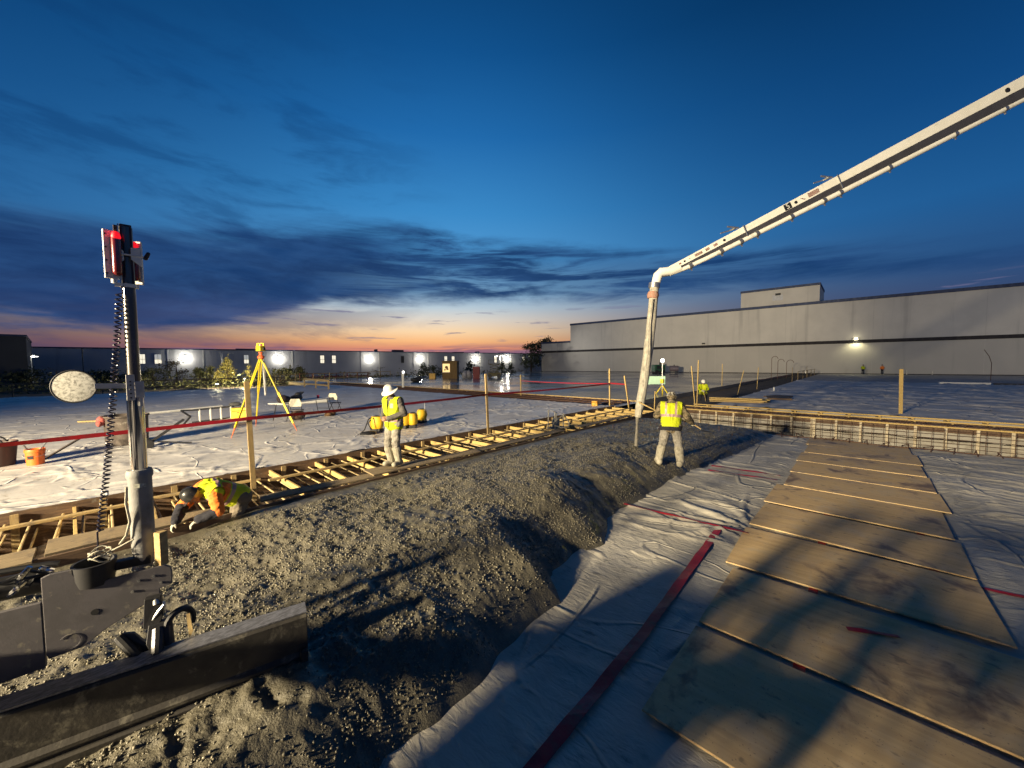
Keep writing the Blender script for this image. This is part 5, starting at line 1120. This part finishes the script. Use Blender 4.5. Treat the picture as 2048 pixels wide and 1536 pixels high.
bent_pipe(66, 7.7, 2.6, .4, 'hooped conduit standing at the far trench, rightmost of three', -1)
tag(MB().tube([(70, -11.2, 0), (70, -11.2, 2.0), (70, -11.0, 2.8), (70, -10.6, 3.6)], .03, 6).build('bent_rod', RUST), 'thin bent rod standing alone near the right end of the warehouse wall', 'rod')
rf = empty('trench_railing', (70, 6, 0), 'thin dark guard railing round the far end of the trench', 'railing')
for k in range(5): MB().tube([(62 + 6 * k - 70, .0, -.2), (62 + 6 * k - 70, 0, 1.1)], .04, 6).build('post', POSTM, rf)
for z in (.55, 1.05): MB().tube([(-8, 0, z), (16, 0, z)], .03, 6).build('rail', POSTM, rf)
tag(MB().beam((57.2, -5.9, .1), (57.5, -9.2, .1), .35, .2).build('white_roll', WHITE), 'white rolled sheet along the far edge of the right slab', 'roll')
tag(MB().beam((57.5, -9.4, .08), (57.8, -22, .08), .4, .16).build('black_roll', BLACK), 'black rolled hose along the far edge of the right slab', 'roll')
tag(MB().beam((21.0, 34.3, -.1), (21.0, 34.3, 1.5), .16, .16).build('white_post', WHITE), 'white post with a small lamp at the edge of the wet slab', 'post')
tag(MB().ball((21.0, 34.2, 1.55), .12).build('post_lamp', glow('post_glow', (1, .95, .85), 6), None, True), 'small lit lamp on top of the white post', 'lamp')
m = MB().ball((28.6, 43.5, .3), (.8, .5, .35)); m.ball((29.0, 43.3, .45), (.4, .3, .35)); tag(m.build('tarp_heap', BLACK, None, True), 'small black heap of tarpaulin on the wet slab', 'tarpaulin')
m = MB(); 
for k in range(5): m.beam((24.6 + k * .6, 44.5 - k * .2, .05), (25.3 + k * .6, 43.9 - k * .1, .07), .25, .06)
tag(m.build('board_scraps', WHITE), 'scatter of pale board scraps on the wet slab left of the black tarp', 'scraps')
# machines and sheds at the back of the wet slab
sd_ = empty('timber_shed', (39.5, 49.9, 0), 'brown timber shed with a lit yellow noticeboard front at the back of the wet slab', 'shed', rz=-.83)
MB().box((0, 0, 1.4), (2.4, 2.2, 2.8)).build('walls', mat('shed_timber', (.20, .13, .05), (.14, .09, .035), 2, (6, 6, .5), .8), sd_); MB().box((0, 0, 2.86), (2.6, 2.4, .1)).build('roof', FORMB, sd_)
pn_ = MB().box((-.55, -1.13, 1.75), (1.15, .05, 1.35)).build('lit_panel', glow('lit_panel_yellow', (1, .70, .30), .95), sd_)
m = MB().ball((-.5, -1.16, 1.85), (.26, .02, .22)); m.ball((-.35, -1.16, 1.55), (.2, .02, .15)); m.box((-.75, -1.165, 1.45), (.2, .02, .3)); m.build('panel_figures', mat('brown_figures', (.25, .12, .04), (.18, .08, .03), 5), pn_)
MB().box((-.55, -1.12, 1.02), (1.25, .08, .06)).build('sill', WHITE, sd_)
case('lit_cabinet', (37.6, 52.3, .0), (1.0, .8, .85), mat('yellow_cabinet', (.75, .48, .12), (.65, .4, .1), 4, rough=.6), 'small yellow cabinet left of the timber shed', 'cabinet', rz=-.83)
pt = empty('portable_toilet', (41.6, 45.9, 0), 'red portable toilet cabin at the back of the wet slab', 'portable toilet', rz=-.83)
MB().box((0, 0, .95), (1.05, 1.05, 1.9)).build('cabin', mat('red_cabin', (.28, .05, .05), (.2, .035, .04), 4, rough=.6), pt, bevel=.05); MB().lathe([(.62, 1.9), (.5, 2.02), (.001, 2.08)], Matrix.Rotation(PI / 4, 4, 'Z'), 4).build('roof', WHITE, pt); MB().box((0, -.54, .9), (.75, .03, 1.6)).build('door', mat('dark_red_door', (.2, .035, .04), (.15, .03, .03), 4), pt)
bl = empty('boom_lift', (44.8, 45.0, 0), 'olive scissor lift machine right of the red portable toilet', 'lift', rz=-.83)
MB().box((0, 0, .6), (2.2, 1.3, .6)).build('chassis', mat('olive_paint', (.13, .11, .04), (.09, .075, .03), 4, rough=.6), bl, bevel=.05)
for k in (-.75, .75):
    for j in (-.6, .6): MB().lathe([(.1, -.12), (.35, -.12), (.35, .12), (.1, .12)], mtx((k, j, .35), (PI / 2, 0, 0)), 14).build('wheel', BLACK, bl)
for z0 in (.9, 1.35, 1.8):
    MB().beam((-.8, 0, z0), (.8, 0, z0 + .45), .08, .08).build('scissor_arm', MATS['olive_paint'], bl); MB().beam((.8, .1, z0), (-.8, .1, z0 + .45), .08, .08).build('scissor_arm', MATS['olive_paint'], bl)
MB().box((0, 0, 2.32), (2.0, 1.1, .12)).build('platform', MATS['olive_paint'], bl)
for k in (-.95, 0, .95): MB().beam((k, -.5, 2.35), (k, -.5, 3.0), .05, .05).build('rail_post', MATS['olive_paint'], bl)
MB().beam((-.95, -.5, 3.0), (.95, -.5, 3.0), .05, .05).build('guard_rail', MATS['olive_paint'], bl)
m = MB(); 
for k in range(5): m.ball((42.6 + k * .35 - 2.3, 46.9 + .3 * math.sin(k * 2) + .5, .5 + .2 * math.sin(k)), (.45, .4, .65))
tag(m.build('wrapped_pallet', mat('grey_wrap', (.42, .42, .44), (.2, .2, .22), 3, rough=.5, bump=.03, bscale=6), None, True), 'grey plastic wrapped pallet load left of the red toilet', 'pallet load')
# orange mesh fence and rails at the left back
def rail_fence(name, p, q, n, h, label, m=POSTM, w=.10):
    p, q = Vector(p), Vector(q); r = empty(name, tuple(p), label, 'fence'); d = q - p
    for i in range(n): c = d * (i / (n - 1)); MB().beam(c - Vector((0, 0, .3)), c + Vector((0, 0, h)), w, w * .6).build('post', m, r)
    for z in (h * .5, h * .95): MB().beam(Vector((0, 0, z)), d + Vector((0, 0, z)), .05, w).build('rail', m, r)
    return r
rail_fence('guard_fence', (-14, 48.6, -.3), (14.5, 48.6, -.3), 13, 1.35, 'weathered timber guard rail along the far edge of the left slab', mat('dark_weathered_timber', (.10, .08, .06), (.06, .05, .04), 4, rough=.9))
rail_fence('guard_fence', (13.5, 57.5, -.6), (40, 70, -.6), 10, 1.7, 'thin timber rail fence behind the wet slab, before the grey warehouse')
rail_fence('guard_fence', (14.8, 37.2, -.2), (15.0, 44, -.2), 3, 1.1, 'short timber barrier at the corner of the left slab', w=.16)
rail_fence('safety_fence', (22, 66.5, -.2), (34, 67.5, -.2), 7, 1.2, 'low dark red safety fence behind the wet slab', mat('dark_red_mesh', (.16, .02, .02), (.1, .02, .02), 5, rough=.7), .12)
def z_berm(X, Y): return -.95 + np.clip(.75 * np.exp(-((Y - 51 - 1.5 * np.sin(X * .3)) / 2.2) ** 2) * (.6 + .8 * fbm(X * .3, Y * .3, 77, 3)), 0, 2) * sstep(24, 12, X)
o = heightfield('earth_bank', np.arange(-40, 26, .4), np.arange(46, 58, .3), z_berm, EARTH); tag(o, None, None, kind='structure')

# ------------------------------------------------------------------ warehouses
rw = empty('pale_warehouse', (95.5, 0, 0), 'long pale grey windowless warehouse with blue roof trim and a dark band, on the right', 'warehouse')
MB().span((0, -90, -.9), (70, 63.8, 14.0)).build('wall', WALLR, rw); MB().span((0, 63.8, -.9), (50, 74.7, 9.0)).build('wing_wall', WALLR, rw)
MB().span((.8, 6.3, 14.0), (12, 19.8, 17.7)).build('roof_block', WALLR, rw)
MB().span((-.12, -90.1, 13.6), (.5, 63.92, 14.15)).build('roof_trim', NAVY, rw); MB().span((-.12, 63.93, 8.6), (.5, 74.82, 9.12)).build('roof_trim', NAVY, rw); MB().span((.66, 6.2, 17.4), (12.1, 19.9, 17.85)).build('roof_trim', NAVY, rw); MB().span((.5, 63.55, 14.0), (40, 63.92, 14.15)).build('roof_trim', NAVY, rw)
MB().span((-.05, -90, 5.75), (.0, 74.75, 6.35)).build('dark_band', BAND, rw); MB().span((-.04, -90, -.5), (0, 74.75, .12)).build('base_band', BAND, rw)
for y in (50.5, 37.5, 24.5, 11.5, -1.5, -14.5): MB().span((-.012, y - .03, .12), (.0, y + .03, 13.6)).build('panel_joint', mat('joint_grey', (.52, .50, .45), (.47, .45, .41), 3), rw)
lm = MB().span((-.45, .45, 6.42), (-.02, 1.05, 6.78)).build('wall_lamp', STEEL, rw); MB().span((-.42, .48, 6.38), (-.06, 1.02, 6.418)).build('lens', glow('wall_lamp_lens', (1, .93, .6), 12), lm)
MB().span((-.44, .5, 6.5), (-.46, 1.0, 6.7)).build('lens', glow('wall_lamp_front', (1, .93, .65), 4), lm)
spot('wall_pack', (94.6, .75, 6.3), (95.3, .75, 0), 420, 150, .8, .12, (1, .92, .55)); bulb('wall_pack_up', (94.7, .75, 6.9), 16, (1, .92, .6))
l2 = MB().span((-.4, 26.7, 6.6), (0, 27.3, 6.9)).build('wall_lamp', BLACK, rw)
MB().span((.72, 12.2, 15.1), (.8, 14.0, 16.3)).build('louvre', mat('pale_louvre', (.6, .6, .6), (.5, .5, .5), 3), rw); MB().span((.5, 12.6, 16.2), (.78, 13.5, 16.6)).build('louvre_hood', BLACK, rw)
for y, h in ((40.3, .9), (30, .5), (8, .7), (-6, .8), (-9, .6)): MB().tube([(-.1, y, 0), (-.1, y, h)], .06, 6).build('standpipe', STEEL, rw)
LA, LD = Vector((9.88, 122.4, 0)), Vector((.977, -.215, 0)); lrz = math.atan2(-.215, .977)
lw = empty('grey_warehouse', tuple(LA), 'low grey warehouse with lit windows and bright wall lamps across the back left', 'warehouse', lrz)
MB().span((-20, 0, -1), (135, 45, 6.5)).build('wall', WALLL, lw); MB().span((-20.1, -.15, 6.35), (135, .2, 6.62)).build('roof_trim', NAVY, lw)
WG = glow('window_warm', (1, .90, .68), 1.0); WG2 = glow('window_dim', (.8, .8, .75), .35)
for i, s_ in enumerate((-2.7, .0, 17.1, 35.1, 38.2, 58.7, 74.0, 76.8, 94.5, 107.8)):
    w = .95 if i not in (1,) else 1.15
    f = MB(); f.span((s_ - w / 2 - .1, -.08, 2.9), (s_ + w / 2 + .1, -.01, 5.25)); f = f.build('window', mat('window_frame_grey', (.3, .3, .3), (.25, .25, .25), 3), lw)
    if i == 5: MB().span((s_ - w / 2, -.10, 3.0), (s_ + w / 2, -.085, 5.15)).build('pane', BLACK, f); continue
    MB().span((s_ - w / 2, -.10, 3.0), (s_ - .03, -.085, 3.95)).build('pane', WG, f); MB().span((s_ + .03, -.10, 3.0), (s_ + w / 2, -.085, 3.95)).build('pane', WG, f)
    up_ = WG2 if i in (1, 2) else WG
    MB().span((s_ - w / 2, -.10, 4.05), (s_ - .03, -.085, 5.15)).build('pane', up_, f); MB().span((s_ + .03, -.10, 4.05), (s_ + w / 2, -.085, 5.15)).build('pane', WG if i == 8 else up_, f)
LMAT = glow('flood_lens', (1, .93, .78), 60)
for s_ in (4.9, 24.3, 48.2, 64.6, 85.7, 99.8):
    k = 1 + s_ / 250
    l_ = MB().span((s_ - .35, -.45, 4.25), (s_ + .35, 0, 4.75)).build('wall_lamp', STEEL, lw); MB().ball((s_, -.5, 4.3), (.55, .2, .5)).build('lens', LMAT, l_, True)
    p = LA + Matrix.Rotation(lrz, 3, 'Z') @ Vector((s_, -.95, 4.3)); bulb('lamp_wash', p, 620, (1, .92, .74), .3)
for s_ in (8.3, 27.6, 51.2, 67.5, 87.8, 101.7): MB().span((s_ - .12, -.07, -.9), (s_ + .12, -.01, 6.3)).build('downpipe', WHITE, lw)
for s_ in (1.7, 45.8, 62.4): MB().span((s_ - .06, -.1, -.9), (s_ + .06, -.01, 6.3)).build('downpipe', WALLL, lw)
for s_, w, h in ((17.5, 5.2, .35), (58, 3.0, .7), (80, 3.5, .3), (100, 4, .35), (51, .3, .8), (88, .3, .6)): MB().span((s_ - w / 2, 1.0, 6.5), (s_ + w / 2, 4, 6.5 + h)).build('roof_unit', WALLD, lw)
nb = empty('dark_warehouse', (-7.3, 96.75, 0), 'dark unlit blue-grey building corner at the far left edge', 'warehouse', rz=.05)
MB().span((-60, 0, -1), (0, 24, 7.3)).build('wall', WALLD, nb); MB().span((-60, -.12, 7.1), (.1, 24, 7.4)).build('roof_trim', NAVY, nb)
# street lamps
def lamp_post(p, h, arms, label, lit, r=.09, rz=0):
    o = empty('street_lamp', p, label, 'street lamp', rz); MB().tube([(0, 0, 0), (0, 0, h)], [r * 1.3, r], 10).build('pole', WHITE if lit else STEEL, o, True)
    for a in arms:
        f = MB().beam((0, 0, h), (a, 0, h + .05), .12, .10).build('arm', STEEL, o); MB().box((a, 0, h), (.9, .4, .16)).build('lamp_head', STEEL, f)
        if lit: MB().box((a, 0, h - .11), (.85, .36, .06)).build('lens', glow('street_lens', (1, .97, .9), 10), f); MB().ball((a * .8, -.22, h - .05), .1).build('lens', LMAT, f, True)
    return o
p = far(60, 712, 70); lamp_post((p.x, p.y, -.9), p.z + .9, (.5, -.5), 'lit single street lamp at the corner of the dark building, far left', True, .15); bulb('street_wash', (p.x, p.y - .5, p.z - .6), 500)
p = far(443, 706, 88); lamp_post((p.x, p.y, -.9), p.z + .9, (-1.7, 1.7), 'unlit double-arm street lamp before the grey warehouse, behind the yellow pine', False, .14, -.3)
p = far(1000, 712, 115); lamp_post((p.x, p.y, -.9), p.z + .9, (-1.2, 1.2), 'lit double street lamp near the right end of the grey warehouse', True, .12, -.7); bulb('street_wash', (p.x, p.y - .5, p.z - .6), 700)
spot('added_wall_spot', (p.x + .5, p.y - 1.0, p.z + 1.0), (95.5, 22, 8), 17000, 70, 1.0, .3, (1, .94, .84))  # spot added at the lit street lamp to brighten the pale wall
p = far(164, 696, 72); q = far(167, 747, 72); tag(MB().tube([(q.x, q.y, -.9), p], .07, 8).build('utility_pole', BLACK), 'thin dark utility pole in front of the grey warehouse, above the round disc', 'pole')

for k, (px_, py_, fw_, lb) in enumerate(((434, 769, 50, 'small lit ground lamp below the bright yellow pine'), (489, 757, 54, 'small lit ground lamp left of the tripod legs'))):
    p = far(px_, py_, fw_); r = empty('yard_lamp', (p.x, p.y, -.95), lb, 'lamp'); MB().tube([(0, 0, 0), (0, 0, p.z + .90)], .05, 8).build('stem', STEEL, r); MB().ball((0, 0, p.z + .98), (.2, .2, .10)).build('lens', glow('yard_lens', (1, .93, .75), 6), r, True)
    q_ = far(px_, py_ - 6, fw_ + 3.5); bulb('added_pine_fill', q_ + Vector((0, 0, .5)), 3200, (1, .85, .5), .2)  # extra light added behind the ground lamps to brighten the pines

# ------------------------------------------------------------------ trees beyond the slab
def tree(name, label, x, y, base, h, w, leaf, kind, n, seed, lean=0):
    rr = random.Random(seed); o = empty(name, (x, y, base), label, 'tree', group='trees beyond the slab')
    m = MB(); m.tube([(0, 0, 0), (lean * .4, 0, h * .5), (lean, 0, h * .96)], [w * .05 + .05, w * .03 + .03, .02], 7)
    tips = []
    for k in range(int(10 + n / 60)):
        u = .18 + .78 * rr.random(); a = rr.uniform(0, 2 * PI); R_ = w * .5 * ((1.05 - u) if kind == 'pine' else (.35 + .9 * math.sin(PI * min(1, u * .95)))) * rr.uniform(.6, 1.1)
        c = Vector((lean * u, 0, h * u)); t = c + Vector((math.cos(a) * R_, math.sin(a) * R_, (.25 if kind != 'pine' else .12) * R_ + rr.uniform(-.1, .15) * h * .3)); m.tube([c, c.lerp(t, .5) + Vector((0, 0, .04 * h)), t], [.03, .02, .01], 4); tips += [t, c.lerp(t, .65), c.lerp(t, .85)]
        if kind == 'bare':
            for q in range(4): m.tube([c.lerp(t, rr.uniform(.3, .9)), t + Vector((rr.uniform(-.4, .4), rr.uniform(-.4, .4), rr.uniform(.1, .5))) * w * .3], [.014, .006], 3)
    m.build('trunk', BARK, o)
    if kind == 'bare' and n < 50: return o
    vs = []; fs = []; f = MB()
    for k in range(n):
        c = rr.choice(tips) + Vector((rr.gauss(0, .09), rr.gauss(0, .09), rr.gauss(0, .07))) * w
        s_ = w * rr.uniform(.022, .055); d = Vector((rr.gauss(0, 1), rr.gauss(0, 1), rr.gauss(0, 1))).normalized(); e = d.orthogonal().normalized() * s_; g_ = d.cross(e).normalized() * s_ * rr.uniform(.4, .9)
        f.add([c - e, c + g_, c + e, c - g_], [(0, 1, 2, 3)])
    me = f.mesh('crown', [leaf], fix=False); link('crown', me, o); return o
def tpx(px, ytop, fwd, w, leaf, kind, n, name, label, base=-.95, seed=None):
    p = far(px, ytop, fwd); tree(name, label, p.x, p.y, base, p.z - base, w, leaf, kind, n, px if seed is None else seed)
tpx(112, 737, 58, 3.0, LEAFD, 'bare', 20, 'bare_tree', 'bare dark sapling just above the round disc, left of the coiled cord')
tpx(60, 745, 58, 4.2, LEAFD, 'round', 900, 'dark_bush', 'dark bushy tree under the far left street lamp')
tpx(200, 748, 62, 4.2, LEAFD, 'round', 900, 'dark_bush', 'dark bushy tree directly behind the coiled cord')
tpx(240, 750, 62, 3.6, LEAFD, 'round', 700, 'dark_bush', 'dark bushy tree hidden behind the mast clamp')
tpx(305, 742, 62, 3.6, LEAFM, 'round', 800, 'olive_bush', 'olive bushy tree just right of the mast under a lit window')
tpx(352, 724, 66, 3.4, mat('brown_twigs', (.12, .09, .05), (.08, .06, .035), 4, rough=.9), 'bare', 500, 'bare_tree', 'tall brown twiggy tree in front of the first bright wall lamp')
tpx(398, 737, 62, 3.2, LEAFM, 'pine', 900, 'pine_tree', 'olive pine left of the bright yellow one')
tpx(420, 735, 62, 2.8, LEAFM, 'pine', 900, 'pine_tree', 'olive pine touching the bright yellow one on its left')
tpx(436, 740, 60, 2.4, LEAFY, 'pine', 600, 'pine_tree', 'low yellow-lit pine at the foot of the bright yellow one')
tpx(453, 717, 62, 2.7, LEAFY, 'pine', 1500, 'pine_tree', 'brightest yellow-lit pine, left of the tripod')
tpx(497, 732, 62, 2.0, LEAFY, 'pine', 500, 'pine_tree', 'small yellow-lit pine seen just left of the tripod legs')
tpx(560, 742, 66, 4.2, LEAFM, 'round', 800, 'olive_bush', 'olive bush below the lamp right of the tripod')
tpx(600, 736, 68, 3.4, LEAFM, 'pine', 700, 'pine_tree', 'olive pine right of the tripod before the grey warehouse')
tpx(760, 732, 74, 2.4, LEAFD, 'bare', 30, 'bare_tree', 'thin bare tree right of the third bright wall lamp')
tpx(846, 728, 80, 3.4, LEAFD, 'pine', 700, 'pine_tree', 'dark pine left of the timber shed')
tpx(868, 736, 80, 4.0, LEAFD, 'round', 600, 'dark_bush', 'dark bush behind the small yellow cabinet')
tpx(940, 722, 84, 3.6, LEAFD, 'pine', 800, 'pine_tree', 'dark pine behind the red portable toilet')
tpx(1004, 722, 90, 3.0, LEAFD, 'pine', 700, 'pine_tree', 'dark pine below the double street lamp')
tpx(1022, 726, 92, 3.2, LEAFD, 'pine', 600, 'pine_tree', 'small dark pine left of the pale warehouse corner, right of the double street lamp')
tpx(1062, 687, 118, 5.4, LEAFD, 'round', 2200, 'tall_tree', 'tall dark tree against the sunset, left of the pale warehouse corner')
tpx(1088, 678, 135, 7.0, LEAFD, 'round', 2400, 'tall_tree', 'taller dark tree rising over the low wing of the pale warehouse')
m = MB()
rr = random.Random(5)
for k in range(6500):
    u = rr.random(); x = -12 + 92 * u; y = 80 - 20 * u + rr.uniform(-5, 5) + (0 if u < .7 else 6); c = Vector((x, y, -.95 + abs(rr.gauss(0, .8)))); s_ = rr.uniform(.08, .25)
    d = Vector((rr.gauss(0, 1), rr.gauss(0, 1), rr.gauss(0, 1))).normalized(); e = d.orthogonal().normalized() * s_; g_ = d.cross(e).normalized() * s_ * .7
    m.add([c - e, c + g_, c + e, c - g_], [(0, 1, 2, 3)])
tag(link('undergrowth', m.mesh('undergrowth', [LEAFM], fix=False)), None, None, kind='stuff')
